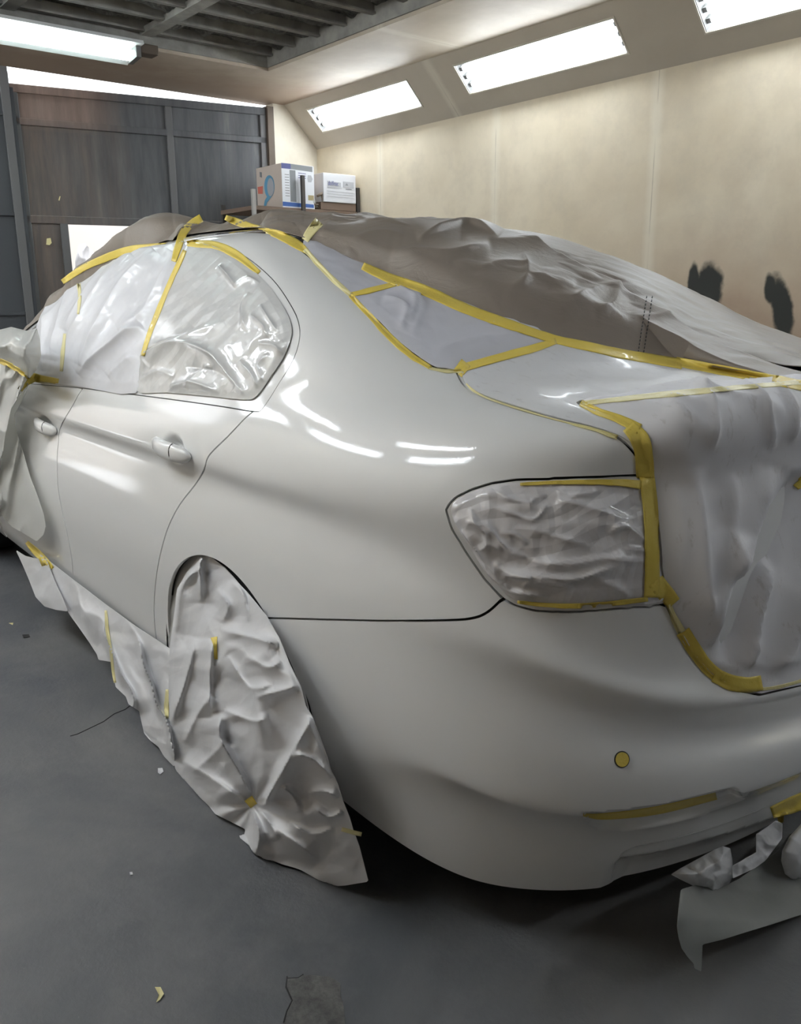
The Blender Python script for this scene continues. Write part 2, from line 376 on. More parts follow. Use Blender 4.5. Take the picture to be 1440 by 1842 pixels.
LL = ['left side lamp in the slanted panel farthest from the camera', 'left side lamp in the slanted panel opposite the front door', 'left side lamp in the slanted panel opposite the rear wheel']
for i, (a, b) in enumerate(LXL): booth_lamp(a, b, 1, LL[i], 2, MAT['tube_left'], 'recessed lamps on the left side of the booth')
def added_lamp(P0, P1, label, mat='tube_left'):
    """twin-tube batten under the ceiling board, between two floor-plan points"""
    P0, P1 = np.array(P0, float), np.array(P1, float); d = P1-P0; L = np.linalg.norm(d); d /= L; n = np.array([-d[1], d[0]])
    def tf(V): V = np.asarray(V, float); xy = P0+V[..., 0:1]*d+V[..., 1:2]*n; return room(np.concatenate([xy, V[..., 2:3]], -1))
    c = tf(np.array([[L/2, 0, ZC-.05]]))[0]; e = empty('ceiling_tube_lamp', tuple(c), label, 'ceiling light')
    MB().box((0, -.07, ZC-.03), (L, .07, ZC-.002), tf).build('lamp_tray', MAT['white_metal'], e, bevel=.003)
    for y in (-.035, .035): MB().tube(tf(np.array([(.03, y, ZC-.055), (L-.03, y, ZC-.055)])), .0165, 12).build('fluorescent_tube', MAT[mat], e, True)
    for a in (0, L-.03): MB().box((a, -.06, ZC-.08), (a+.03, .06, ZC-.03), tf).build('tube_socket', MAT['socket'], e)
added_lamp((2.9, 2.0), (1.7, 2.0), 'added twin tube lamp under the left ceiling board, opposite the front door')  # both left lamps unseen, added for a second row of streaks
added_lamp((.9, 2.0), (-.3, 2.0), 'added twin tube lamp under the left ceiling board, opposite the rear wheel')
added_lamp((-3.1, -1.0), (-3.1, .2), 'added twin tube lamp under the ceiling board against the back wall', 'tube_added')  # both rear lamps unseen, added to brighten the boot and rear faces
added_lamp((-3.1, -2.15), (-1.9, -2.15), 'added twin tube lamp under the right ceiling board behind the camera', 'tube_added')
# ceiling: board border round the filter opening
GX0, GX1, GY0, GY1 = -2.9, 3.625, -1.555, 1.65
mb = MB(); y0, y1 = YR+SL, YL-SL
mb.box((XB, y0, ZC), (XG+.10, GY0, ZC+.02), room); mb.box((XB, GY1, ZC), (XG+.10, y1, ZC+.02), room)
mb.box((GX1, GY0, ZC), (XG+.10, GY1, ZC+.02), room); mb.box((XB, GY0, ZC), (GX0, GY1, ZC+.02), room)
cl = struct(mb.build('ceiling', MAT['ceil']))
mb = MB(); mb.box((GX0, GY0, ZC+.02), (GX1, GY0+.012, ZC+.17), room); mb.box((GX1-.012, GY0, ZC+.02), (GX1, GY1, ZC+.17), room)
mb.box((GX0, GY1-.012, ZC+.02), (GX1, GY1, ZC+.17), room); mb.box((GX0, GY0, ZC+.02), (GX0+.012, GY1, ZC+.17), room)
struct(mb.build('trim_1', MAT['bar']))
# grille frame: cross ribs every 0.275 m and long beams; the filter mats lie on them
gr = empty('ceiling_filter_grille', tuple(room([1.5, 0, ZC+.1])), kind='structure')
ZR = ZC+.075
mb = MB(); x = 3.56-.006
k = 0
while x > GX0:
    mb.box((x-.018, GY0+.01, ZR), (x+.018, GY1-.01, ZR+.012), room); mb.box((x-.004, GY0+.01, ZR), (x+.004, GY1-.01, ZR+.06), room)
    x -= .2755; k += 1
mb.build('cross_ribs', MAT['bar'], gr)
for y in (-.70, .10, .90): MB().box((GX0, y-.04, ZR-.006), (GX1, y+.04, ZR+.03), room).build('long_beam', MAT['bar'], gr)
nx, ny = 420, 180; X = np.linspace(GX0, GX1, nx); Y = np.linspace(GY0, GY1, ny); XX, YY = np.meshgrid(X, Y, indexing='ij')
ph = ((3.56-XX) % .2755)/.2755
ZZ = ZR+.075-.045*np.sin(np.pi*ph)+.018*fbm(np.stack([XX*9, YY*9, XX*0], -1), 3, 4)
fm = mesh_obj('filter_mat', room(np.stack([XX, YY, ZZ], -1).reshape(-1, 3)), [(i*ny+j, i*ny+j+1, (i+1)*ny+j+1, (i+1)*ny+j) for i in range(nx-1) for j in range(ny-1)], MAT['filter'], gr)
slab('ceiling_plenum', (XB-.1, YR-.2, ZC+.21), (XG+.15, YL+.2, ZC+.23), MAT['gate_dark'])
slab('trim_2', (XB-.1, YR-.3, ZC-SL), (XG+.15, YR-.12, ZC+.22), MAT['gate_dark']); slab('trim_3', (XB-.1, YL+.12, ZC-SL), (XG+.15, YL+.3, ZC+.22), MAT['gate_dark'])
# wall strip beside the gate (with the slanted corner)
YJ = -2.095
V = room([(XG, YR, 0), (XG, YJ, 0), (XG, YJ, ZC+.02), (XG, YR+SL, ZC+.02), (XG, YR, ZC-SL)]); V = np.vstack([V, V+[.10, 0, 0]])
MATC = wall_mat('cream_corner_panel', [], base=((.62, .57, .46), (.76, .71, .60)))
struct(mesh_obj('wall_front', V, [(0, 1, 2, 3, 4), (9, 8, 7, 6, 5), (1, 0, 5, 6), (2, 1, 6, 7), (3, 2, 7, 8)], MATC, smooth=False))
slab('trim_4', (XG-.01, YJ, 0), (XG+.06, YJ+.055, 2.665), MAT['rust'])
# gate leaf, standing a little open outwards
GD = np.array([.204, .979, 0]); GD /= np.linalg.norm(GD); GN = np.array([GD[1], -GD[0], 0]); G0 = np.array([4.475, -2.04, 0])
def gate_tf(V):
    V = np.asarray(V, float); return room(G0+V[..., 0:1]*GD+V[..., 1:2]*GN+V[..., 2:3]*np.array([0, 0, 1.]))
e = empty('door_1', tuple(gate_tf(np.array([.9, 0, 0.]))), kind='structure')
mb = MB(); mb.box((.02, .02, 1.80), (1.82, .026, 2.62), gate_tf); mb.box((.02, .02, .05), (1.08, .026, .1), gate_tf)
mb.box((1.57, .02, .05), (1.82, .026, 1.78), gate_tf); mb.box((.02, .02, .05), (.93, .026, 1.78), gate_tf); mb.box((.93, .02, .05), (1.57, .026, 1.15), gate_tf)
mb.build('steel_sheet', MAT['gate'], e)
bars = [((0, 0, 2.60), (1.84, .04, 2.655)), ((0, 0, 2.395), (1.84, .04, 2.44)), ((0, 0, 1.745), (1.84, .04, 1.798)), ((.735, 0, .05), (.785, .04, 2.60)), ((0, 0, .05), (.05, .04, 2.6)), ((1.79, 0, .05), (1.84, .04, 2.6)), ((1.545, 0, .05), (1.60, .04, 1.75)), ((0, 0, .02), (1.84, .04, .07)), ((.93, 0, 1.12), (1.57, .04, 1.16)), ((.90, 0, 1.12), (.94, .04, 1.75))]
for a, b in bars: MB().box(a, b, gate_tf).build('gate_bar', MAT['gate'] if a[2] > 1.7 else MAT['gate_bar'], e, bevel=.004)
# second leaf to the left of it
e2 = empty('door_2', tuple(gate_tf(np.array([2.4, -.05, 0.]))), kind='structure')
MB().box((1.84, -.03, .02), (3.9, -.02, 2.72), gate_tf).build('steel_sheet', MAT['gate_dark'], e2)
for z in (2.45, 1.80, 1.12): MB().box((1.90, -.05, z-.012), (3.9, -.03, z+.012), gate_tf).build('gate_bar', MAT['gate_dark'], e2)
MB().box((1.845, -.065, .0), (1.90, -.02, 2.76), gate_tf).build('gate_post', MAT['gate_bar'], e2, bevel=.004)
MB().box((1.82, -.045, .0), (1.85, .03, 2.62), gate_tf).build('gate_post', MAT['gate_dark'], e2)
# yard outside
slab('wall_outside', (7.6, -5.5, 0), (7.75, 6, 3.2), simple('pale_yard_wall', (.62, .57, .52), .8))
# tube lamp under the ceiling by the gate
e = empty('ceiling_tube_lamp', tuple(room([3.58, 0.1, 2.62])), 'long tube lamp under the ceiling board above the gate', 'ceiling light')
def lam(pts, y0, y1, name, mat):
    P = np.array(pts, float); V = np.vstack([np.column_stack([P[:, 0], np.full(len(P), y0), P[:, 1]]), np.column_stack([P[:, 0], np.full(len(P), y1), P[:, 1]])]); n = len(P)
    return mesh_obj(name, room(V), [tuple(range(n)), tuple(range(n, 2*n))[::-1]]+[(i, n+i, n+(i+1) % n, (i+1) % n) for i in range(n)], mat, e, False)
lam([(3.69, 2.60), (3.70, 2.605), (3.66, 2.685), (3.44, 2.685), (3.43, 2.665), (3.56, 2.655), (3.62, 2.63)], -.60, .75, 'lamp_tray', MAT['white_metal'])
for xx, zz in ((3.50, 2.625), (3.57, 2.61)): MB().tube(room([(xx, -.57, zz), (xx, .72, zz)]), .015, 12).build('fluorescent_tube', MAT['tube_cool'], e, True)
for yy in (-.595, .72): lam([(3.47, 2.60), (3.60, 2.585), (3.60, 2.66), (3.47, 2.66)], yy, yy+.03, 'tube_socket', MAT['socket'])
MB().box((3.50, -.72, 2.635), (3.60, -.61, 2.688), room).build('cable_box', MAT['rust'], e, bevel=.005)
# ------------------------------------------------------------------ the car's skin: one smooth spline surface, u along the flank and round the corner, v upwards
def spline_matrix(t, q):
    """matrix mapping node values to natural-cubic-spline values at q"""
    n = len(t); h = np.diff(t); A = np.zeros((n, n)); B = np.zeros((n, n)); A[0, 0] = A[-1, -1] = 1
    for i in range(1, n-1):
        A[i, i-1] = h[i-1]; A[i, i] = 2*(h[i-1]+h[i]); A[i, i+1] = h[i]
        B[i, i-1] = 6/h[i-1]; B[i, i] = -6/h[i-1]-6/h[i]; B[i, i+1] = 6/h[i]
    D = np.linalg.solve(A, B); I = np.eye(n); q = np.atleast_1d(q)
    k = np.clip(np.searchsorted(t, q, side='right')-1, 0, n-2); a = ((t[k+1]-q)/h[k])[:, None]; b = 1-a
    hk = h[k][:, None]
    return a*I[k]+b*I[k+1]+((a**3-a)*D[k]+(b**3-b)*D[k+1])*hk**2/6

# plan curve of the widest line, from the rear centre to the front (left half)
PLAN = np.array([(-1.125, 0), (-1.118, .2), (-1.095, .39), (-1.05, .565), (-.985, .695), (-.89, .79), (-.75, .853), (-.54, .888), (-.28, .901), (.05, .905),
                 (.40, .905), (.85, .905), (1.35, .905), (1.9, .903), (2.6, .885), (3.3, .80)])
NC = len(PLAN)
def plan_normals():
    P = np.vstack([PLAN[1:2]*[1, -1], PLAN]); T = np.gradient(P, axis=0)[1:]; T /= np.linalg.norm(T, axis=1)[:, None]
    return np.stack([-T[:, 1], T[:, 0]], -1)      # outward = left-turned from direction rear->front ... fixed below
PN = plan_normals()
if PN[9][1] < 0: PN = -PN
PN[0] = (-1, 0)
def zfor(x, y, poly, z0=0., z1=1.6):
    """height at which the vertical through (x, y) crosses a line drawn in the photograph"""
    zs = np.linspace(z0, z1, 400); q = proj(np.stack([np.full(400, x), np.full(400, y), zs], -1)); poly = np.array(poly, float)
    yy = np.interp(q[:, 0], poly[:, 0], poly[:, 1]); d = q[:, 1]-yy
    k = np.where(np.sign(d[:-1]) != np.sign(d[1:]))[0]
    return zs[k[0]] if len(k) else None
# rail values per column: (inset d, z); columns 0..15 (rear centre .. front)
def lerp_cols(pairs):
    """pairs: {column: value}, linearly filled"""
    k = sorted(pairs); return np.interp(np.arange(NC), k, [pairs[i] for i in k])
cols = np.arange(NC)
crB = [(640, 1325), (750, 1385), (900, 1450), (1050, 1472), (1200, 1466), (1440, 1405)]
crA = [(900, 1150), (1000, 1215), (1120, 1262), (1300, 1280), (1440, 1255)]
R = []
SIDE_Z = [.19, .235, .285, .35, .42, .48, .56, .63, .70, .76, .815, .862, .90, .945]
SIDE_D = [.070, .048, .030, .022, .016, .009, .002, .0, .003, .010, .020, .004, .013, .027]
_sz = np.linspace(.15, .96, 400)
_sd = np.interp(_sz, SIDE_Z, SIDE_D); _k = np.ones(15)/15; _sd = np.convolve(np.pad(_sd, 7, mode='edge'), _k, 'valid')
CB = lerp_cols({0: .345, 1: .35, 2: .362, 3: .372, 4: .382, 5: .392, 6: .405, 7: .415, 8: .425, 15: .45})
CA = lerp_cols({0: .505, 1: .515, 2: .537, 3: .567, 4: .610, 5: .655, 6: .69, 7: .71, 8: .72, 15: .73})
def row(dr, z):
    """dr: insets behind the corner (columns 0..6); z: heights of all columns"""
    z = z if isinstance(z, np.ndarray) else lerp_cols(z); d = lerp_cols(dr); s = np.interp(z, _sz, _sd)
    w = np.interp(np.arange(NC), [0, 5.3, 8.0, 15], [0, 0, 1, 1]); R.append((d*(1-w)+s*w, z))
row({0: .13, 5: .130, 6: .120, 7: .095}, {0: .085, 1: .098, 2: .116, 3: .130, 4: .135, 5: .130, 6: .130, 7: .155, 8: .185, 10: .20, 15: .23})
row({0: .098, 5: .098, 7: .08}, {0: .185, 1: .19, 2: .200, 3: .210, 4: .213, 5: .210, 6: .212, 7: .225, 8: .235, 10: .245, 15: .27})
row({0: .062, 5: .060, 7: .050}, CB-lerp_cols({0: .065, 6: .075, 8: .13, 15: .13}))
row({0: .0125, 5: .0125, 7: .014}, CB-lerp_cols({0: .008, 6: .012, 8: .06, 15: .06}))
row({0: .0015, 5: .001, 7: .005}, CB+lerp_cols({0: .006, 6: .008, 8: .0, 15: .0}))
row({0: .0, 5: -.002, 7: .0}, CB+.045)
row({0: .016, 3: .014, 5: .004, 7: .0}, (CB+.045+CA-.050)/2+.0)
row({0: .034, 3: .030, 5: .014, 7: .0}, CA-.050)
row({0: .0135, 3: .0125, 5: .0085, 7: .0}, CA-.012)
row({0: .0045, 3: .0055, 5: .0075, 7: .004}, CA+.008)
row({0: .021, 3: .019, 5: .014, 7: .008}, CA+.032)
row({0: .042, 3: .038, 5: .025, 7: .021}, {0: .62, 2: .645, 3: .675, 4: .72, 5: .757, 6: .785, 7: .805, 8: .815, 10: .82, 15: .815})
row({0: .06, 3: .05, 5: .028, 7: .009}, {0: .80, 2: .81, 3: .835, 4: .855, 5: .868, 6: .876, 7: .876, 8: .872, 10: .866, 15: .862})
row({0: .075, 3: .07, 5: .055, 7: .028}, {0: .95, 2: .955, 4: .955, 6: .95, 8: .945, 10: .93, 15: .915})
NRR = len(R)
rails = []
for d, z in R:
    p = PLAN-PN*d[:, None]; rails.append(np.column_stack([p, z]))
def rail(side_front, rows): rails.append(np.array(rows[::-1]+side_front, float) if False else np.array(rows+side_front, float))
# rows run rear centre -> x=.40 (column 10); side_front covers columns 11..15
rail([(.85, .855, .972), (1.35, .855, .968), (1.9, .85, .962), (2.6, .80, .93), (3.3, .68, .86)],
     [(-1.05, 0, 1.04), (-1.045, .19, 1.038), (-1.03, .36, 1.034), (-1.0, .51, 1.028), (-.95, .625, 1.02), (-.86, .715, 1.012), (-.72, .782, 1.008), (-.52, .825, 1.003), (-.27, .848, .998), (.05, .853, .988), (.40, .855, .978)])
rail([(.85, .825, 1.04), (1.35, .825, 1.035), (1.9, .80, 1.03), (2.6, .68, .99), (3.3, .55, .90)],
     [(-.93, 0, 1.066), (-.925, .16, 1.066), (-.91, .3, 1.064), (-.885, .43, 1.06), (-.84, .535, 1.056), (-.76, .635, 1.055), (-.635, .715, 1.055), (-.46, .775, 1.055), (-.25, .808, 1.06), (.05, .822, 1.055), (.40, .825, 1.047)])
rail([(.85, .785, 1.13), (1.35, .785, 1.125), (1.85, .76, 1.09), (2.5, .52, 1.02), (3.2, .42, .93)],
     [(-.70, 0, 1.085), (-.695, .13, 1.085), (-.685, .25, 1.085), (-.67, .36, 1.083), (-.64, .465, 1.082), (-.585, .565, 1.085), (-.49, .655, 1.10), (-.355, .727, 1.12), (-.19, .77, 1.14), (.06, .785, 1.14), (.40, .787, 1.135)])
rail([(.85, .715, 1.245), (1.32, .715, 1.23), (1.75, .66, 1.16), (2.4, .36, 1.04), (3.1, .28, .95)],
     [(-.46, 0, 1.18), (-.457, .12, 1.18), (-.45, .23, 1.178), (-.44, .335, 1.176), (-.415, .43, 1.175), (-.37, .52, 1.178), (-.295, .60, 1.19), (-.20, .665, 1.212), (-.09, .705, 1.232), (.09, .718, 1.245), (.42, .718, 1.247)])
rail([(.85, .635, 1.35), (1.25, .62, 1.32), (1.6, .54, 1.23), (2.3, .26, 1.05), (3.0, .2, .96)],
     [(-.15, 0, 1.29), (-.148, .1, 1.29), (-.143, .19, 1.288), (-.135, .285, 1.286), (-.12, .37, 1.284), (-.09, .45, 1.285), (-.04, .53, 1.293), (.03, .585, 1.312), (.12, .615, 1.333), (.24, .63, 1.348), (.50, .638, 1.356)])
rail([(.90, .56, 1.40), (1.2, .53, 1.37), (1.5, .44, 1.29), (2.25, .18, 1.06), (2.95, .13, .965)],
     [(.12, 0, 1.375), (.122, .09, 1.375), (.125, .17, 1.374), (.13, .25, 1.373), (.14, .33, 1.372), (.16, .405, 1.374), (.20, .47, 1.38), (.26, .52, 1.39), (.33, .545, 1.398), (.43, .555, 1.403), (.62, .56, 1.406)])
rail([(.92, .37, 1.43), (1.15, .33, 1.40), (1.45, .26, 1.33), (2.22, .09, 1.065), (2.92, .06, .97)],
     [(.40, 0, 1.42), (.402, .05, 1.42), (.405, .1, 1.42), (.41, .15, 1.42), (.42, .2, 1.42), (.435, .245, 1.422), (.46, .285, 1.425), (.50, .32, 1.428), (.55, .345, 1.43), (.62, .36, 1.432), (.75, .37, 1.433)])
rail([(.93, 0, 1.438), (1.13, 0, 1.41), (1.43, 0, 1.34), (2.2, 0, 1.067), (2.9, 0, .972)],
     [(.60, 0, 1.435), (.605, 0, 1.435), (.61, 0, 1.435), (.62, 0, 1.435), (.63, 0, 1.436), (.65, 0, 1.437), (.67, 0, 1.438), (.70, 0, 1.439), (.74, 0, 1.44), (.78, 0, 1.44), (.85, 0, 1.44)])
NODES = np.stack(rails, 0)                      # rails x columns x 3
NR = len(rails)
# mirrored nodes beyond the rear centre keep the middle smooth
mir = NODES[:, 1:4][:, ::-1]*[1, -1, 1]
FULL = np.concatenate([mir, NODES], 1)
du = np.linalg.norm(np.diff(FULL, axis=1), axis=2)[:11].mean(0); UT = np.concatenate([[0], np.cumsum(du)]); UT -= UT[3]
dv = np.linalg.norm(np.diff(FULL[:, 4:15], axis=0), axis=2).mean(1); VT = np.concatenate([[0], np.cumsum(dv)])
UMAX, VMAX = UT[-1], VT[-1]
def S(u, v):
    """grid evaluation: arrays u (m), v (k) -> (m, k, 3)"""
    EU = spline_matrix(UT, u); EV = spline_matrix(VT, v)
    return np.einsum('ui,vj,jic->uvc', EU, EV, FULL)
def SP(u, v):
    """pointwise evaluation"""
    EU = spline_matrix(UT, u); EV = spline_matrix(VT, v)
    return np.einsum('ni,nj,jic->nc', EU, EV, FULL)
def SN(u, v, e=1e-3):
    a = SP(u+e, v)-SP(u-e, v); b = SP(u, np.minimum(v+e, VMAX))-SP(u, np.maximum(v-e, 0)); n = np.cross(b, a)
    n /= np.maximum(np.linalg.norm(n, axis=1), 1e-12)[:, None]
    return n
_gu = np.linspace(0, UMAX, 500); _gv = np.linspace(0, VMAX-.02, 240); _G = S(_gu, _gv)
_Gn = np.cross(np.gradient(_G, axis=1), np.gradient(_G, axis=0)); _Gp = proj(_G)
_face = ((CAM_POS-_G)*_Gn).sum(-1) > 0
if SN(np.array([2.]), np.array([.6]))[0][1] < 0: raise RuntimeError('normals point inwards')
def uv_at(pts, vmin=0, vmax=9):
    """(u, v) of the skin seen at pixels of the photograph"""
    out = []
    ok = _face & (_gv[None, :] >= vmin) & (_gv[None, :] <= vmax)
    dist = np.linalg.norm(_G-CAM_POS, axis=-1)
    for px, py in pts:
        e = (_Gp[..., 0]-px)**2+(_Gp[..., 1]-py)**2; e = np.where(ok, e, 1e9)
        i, j = np.unravel_index(np.argmin(e+dist*2), e.shape); u, v = _gu[i], _gv[j]
        for _ in range(12):
            p = proj(SP(np.array([u]), np.array([v]))[0]); r = np.array([px, py])-p; h = 1e-4
            a = (proj(SP(np.array([u+h]), np.array([v]))[0])-p)/h; b = (proj(SP(np.array([u]), np.array([v+h]))[0])-p)/h
            Jm = np.array([a, b]).T
            if abs(np.linalg.det(Jm)) < 1e3: break
            s = np.linalg.solve(Jm, r); s = np.clip(s, -.05, .05); u = float(np.clip(u+s[0], -.4, UMAX)); v = float(np.clip(v+s[1], 0, VMAX))
        out.append((u, v))
    return np.array(out)
def dens(poly, n=8, closed=False):
    """Catmull-Rom refinement of a polyline"""
    P = np.array(poly, float)
    Q = np.vstack([P[-1], P, P[0], P[1]]) if closed else np.vstack([2*P[0]-P[1], P, 2*P[-1]-P[-2]])
    out = []
    for i in range(1, len(Q)-2):
        p0, p1, p2, p3 = Q[i-1], Q[i], Q[i+1], Q[i+2]
        for t in np.arange(n)/n: out.append(.5*(2*p1+(p2-p0)*t+(2*p0-5*p1+4*p2-p3)*t*t+(3*p1-p0-3*p2+p3)*t**3))
    if not closed: out.append(P[-1])
    return np.array(out)
def inside(poly, q):
    x, y = q[:, 0], q[:, 1]; c = np.zeros(len(q), bool); n = len(poly)
    for i in range(n):
        x0, y0 = poly[i]; x1, y1 = poly[(i+1) % n]
        if y0 == y1: continue
        k = ((y0 > y) != (y1 > y)) & (x < (x1-x0)*(y-y0)/(y1-y0)+x0); c ^= k
    return c
def seg_dist(P, L):
    """distance of points to a polyline (any dimension)"""
    best = np.full(len(P), 1e9)
    for a, b in zip(L[:-1], L[1:]):
        d = b-a; t = np.clip(((P-a) @ d)/max(d @ d, 1e-12), 0, 1); best = np.minimum(best, np.linalg.norm(P-(a+t[:, None]*d), axis=1))
    return best
def field(poly_uv, uv, P):
    """signed distance in metres to a closed outline given in (u, v); negative inside"""
    L = np.vstack([poly_uv, poly_uv[:1]]); L3 = SP(L[:, 0], L[:, 1]); d = seg_dist(P, L3)
    return np.where(inside(poly_uv, uv), -d, d)
def clip(A, F, f):
    """keep the part of the mesh where f < 0; A = vertex attribute array; returns A, F, and the remaining"""
    keep = f < 0; fk = keep[F]; full = fk.all(1); part = fk.any(1) & ~full
    newF = [list(q) for q in F[full]]; add = []; cache = {}; base = len(A)
    def cut(a, b):
        k = (min(a, b), max(a, b))
        if k not in cache:
            t = f[a]/(f[a]-f[b]); add.append(A[a]*(1-t)+A[b]*t); cache[k] = base+len(add)-1
        return cache[k]
    for q in F[part]:
        out = []; m = len(q)
        for i in range(m):
            a, b = q[i], q[(i+1) % m]
            if a == b: continue
            if keep[a]: out.append(a)
            if keep[a] != keep[b]: out.append(cut(a, b))
        if len(out) == 3: newF.append([out[0], out[1], out[2], out[2]])
        elif len(out) == 4: newF.append(out)
        elif len(out) == 5: newF.append(out[:4]); newF.append([out[0], out[3], out[4], out[4]])
        elif len(out) == 6: newF.append(out[:4]); newF.append([out[0], out[3], out[4], out[5]])
    A2 = np.vstack([A]+([np.array(add)] if add else [])); F2 = np.array(newF, dtype=np.int64).reshape(-1, 4)
    used = np.unique(F2); remap = np.full(len(A2), -1); remap[used] = np.arange(len(used))
    return A2[used], remap[F2]
def grid_faces(m, k):
    i = np.arange((m-1)*k).reshape(m-1, k)[:, :-1].ravel(); return np.stack([i, i+1, i+k+1, i+k], -1)
def tri_clean(F): return [[q[0], q[1], q[2]] if q[2] == q[3] else list(q) for q in F]
def boundary(F):
    cnt = {}
    for q in tri_clean(F):
        for i in range(len(q)):
            e = (q[i], q[(i+1) % len(q)]); cnt[e] = 1
    return [e for e in cnt if (e[1], e[0]) not in cnt]
def skin_obj(name, A, F, mat, parent=None, depth=.010, mirror=False, roll=.0):
    """A: x y z nx ny nz ...; panel with a returned edge of the given depth"""
    A = A[:, :6]
    V = A[:, :3].copy(); Nn = A[:, 3:6]/np.linalg.norm(A[:, 3:6], axis=1)[:, None]
    B = boundary(F); F = tri_clean(F)
    bv = sorted({i for e in B for i in e})
    rem = {v: len(V)+k for k, v in enumerate(bv)}; rem2 = {v: len(V)+len(bv)+k for k, v in enumerate(bv)}
    top = V[bv]; low = V[bv]-Nn[bv]*depth
    # outward direction of the rim for its normals
    rn = np.zeros((len(V), 3))
    for a, b in B:
        t = V[b]-V[a]; o = np.cross(t, Nn[a]); rn[a] += o; rn[b] += o
    l = np.linalg.norm(rn[bv], axis=1); l[l == 0] = 1; rr = rn[bv]/l[:, None]
    V2 = np.vstack([V, top, low]); N2 = np.vstack([Nn, rr, rr])
    F2 = list(F)+[(a, rem[a], rem[b], b) for a, b in []]+[(rem[b], rem[a], rem2[a], rem2[b]) for a, b in B]
    if mirror:
        n = len(V2); V3 = V2*[1, -1, 1]; N3 = N2*[1, -1, 1]; F3 = [tuple(i+n for i in q)[::-1] for q in F2]
        if mirror == 'only': V2, N2, F2 = V3, N3, [tuple(i-n for i in q) for q in F3]
        else: V2 = np.vstack([V2, V3]); N2 = np.vstack([N2, N3]); F2 = F2+F3
    return mesh_obj(name, V2, F2, mat, parent, True, N2)
# ------------------------------------------------------------------ outlines read from the photograph, turned into lines on the skin
P_SHUT_R = [(457, 739), (440, 753), (410, 785), (376, 819), (367, 845), (350, 873), (323, 908), (303, 947), (290, 990), (281, 1037), (277, 1087), (278, 1122), (281, 1150)]
P_SHUT_F = [(149, 699), (140, 712), (131, 729), (111, 764), (106, 780), (105, 796), (103, 823), (104, 873), (113, 925), (122, 965), (129, 1005), (131, 1031)]
P_BELT = [(20, 681), (50, 685), (149, 698), (240, 709), (300, 717), (400, 730), (457, 739)]
P_SILL = [(-40, 893), (20, 940), (130, 1032), (210, 1096), (281, 1152), (300, 1166)]
P_SEAM = [(440, 1112), (485, 1112), (600, 1115), (700, 1117), (800, 1116), (850, 1112), (878, 1100), (903, 1077)]
P_LAMP = [(802, 917), (808, 906), (820, 894), (849, 880), (885, 869), (927, 863), (1009, 860), (1080, 858), (1149, 855), (1182, 862), (1188, 950), (1192, 1020), (1197, 1087), (1101, 1096), (1028, 1101), (963, 1099), (927, 1090), (903, 1076), (872, 1043), (840, 997), (812, 951)]
P_WIN = [(20, 681), (149, 698), (300, 717), (400, 731), (457, 740), (472, 735), (500, 692), (528, 645), (539, 605), (535, 575), (522, 548), (498, 512), (468, 482), (432, 456), (390, 438), (345, 431), (300, 431), (250, 440), (190, 462), (120, 505), (60, 560), (20, 620)]
U_SHUT_R = uv_at(dens(P_SHUT_R, 3), .3, 1.5); U_SHUT_F = uv_at(dens(P_SHUT_F, 3)); U_BELT = uv_at(dens(P_BELT, 3)); U_SILL = uv_at(P_SILL)
U_SEAM = uv_at(dens(P_SEAM, 3)); U_LAMP = uv_at(P_LAMP, 0, 1.3); U_WIN = uv_at(dens(P_WIN, 3, True))
P_LID = [(820, 668), (832, 690), (850, 705), (900, 727), (1000, 756), (1060, 770), (1110, 787), (1140, 815), (1160, 845), (1182, 862)]
U_LID = uv_at(dens(P_LID, 3))
P_LOW = [(1197, 1087), (1213, 1122), (1240, 1170), (1275, 1213), (1315, 1240), (1365, 1250), (1440, 1232)]
U_LOW = uv_at(P_LOW)
P_POCKET = [(1045, 1462), (1150, 1452), (1240, 1436), (1290, 1422), (1322, 1416), (1338, 1438), (1236, 1473), (1117, 1494), (1078, 1493), (1060, 1482)]
U_POCKET = uv_at(P_POCKET)
P_DIFF = [(1098, 1600), (1104, 1570), (1110, 1548), (1120, 1533), (1140, 1524), (1172, 1517), (1268, 1492), (1379, 1450), (1440, 1424)]
U_DIFF = uv_at(P_DIFF)
P_STEP = [(1090, 1560), (1117, 1543), (1159, 1541), (1268, 1514), (1395, 1472), (1440, 1450)]
U_STEP = uv_at(P_STEP)

P_GLASS = [(405, 388), (470, 410), (540, 450), (585, 490), (630, 530), (680, 580), (720, 620), (775, 660), (830, 664)]
U_GLASS = uv_at(dens(P_GLASS, 3))

RES_U, RES_V = 640, 380
gu = np.linspace(0, UMAX, RES_U); gv = np.linspace(0, VMAX, RES_V)
G3 = S(gu, gv); uvg = np.stack(np.meshgrid(gu, gv, indexing='ij'), -1).reshape(-1, 2); P3 = G3.reshape(-1, 3)
Nn = SN(uvg[:, 0], uvg[:, 1]); bad = ~np.isfinite(Nn).all(1) | (np.linalg.norm(Nn, axis=1) < .5); Nn[bad] = (0, 0, 1)
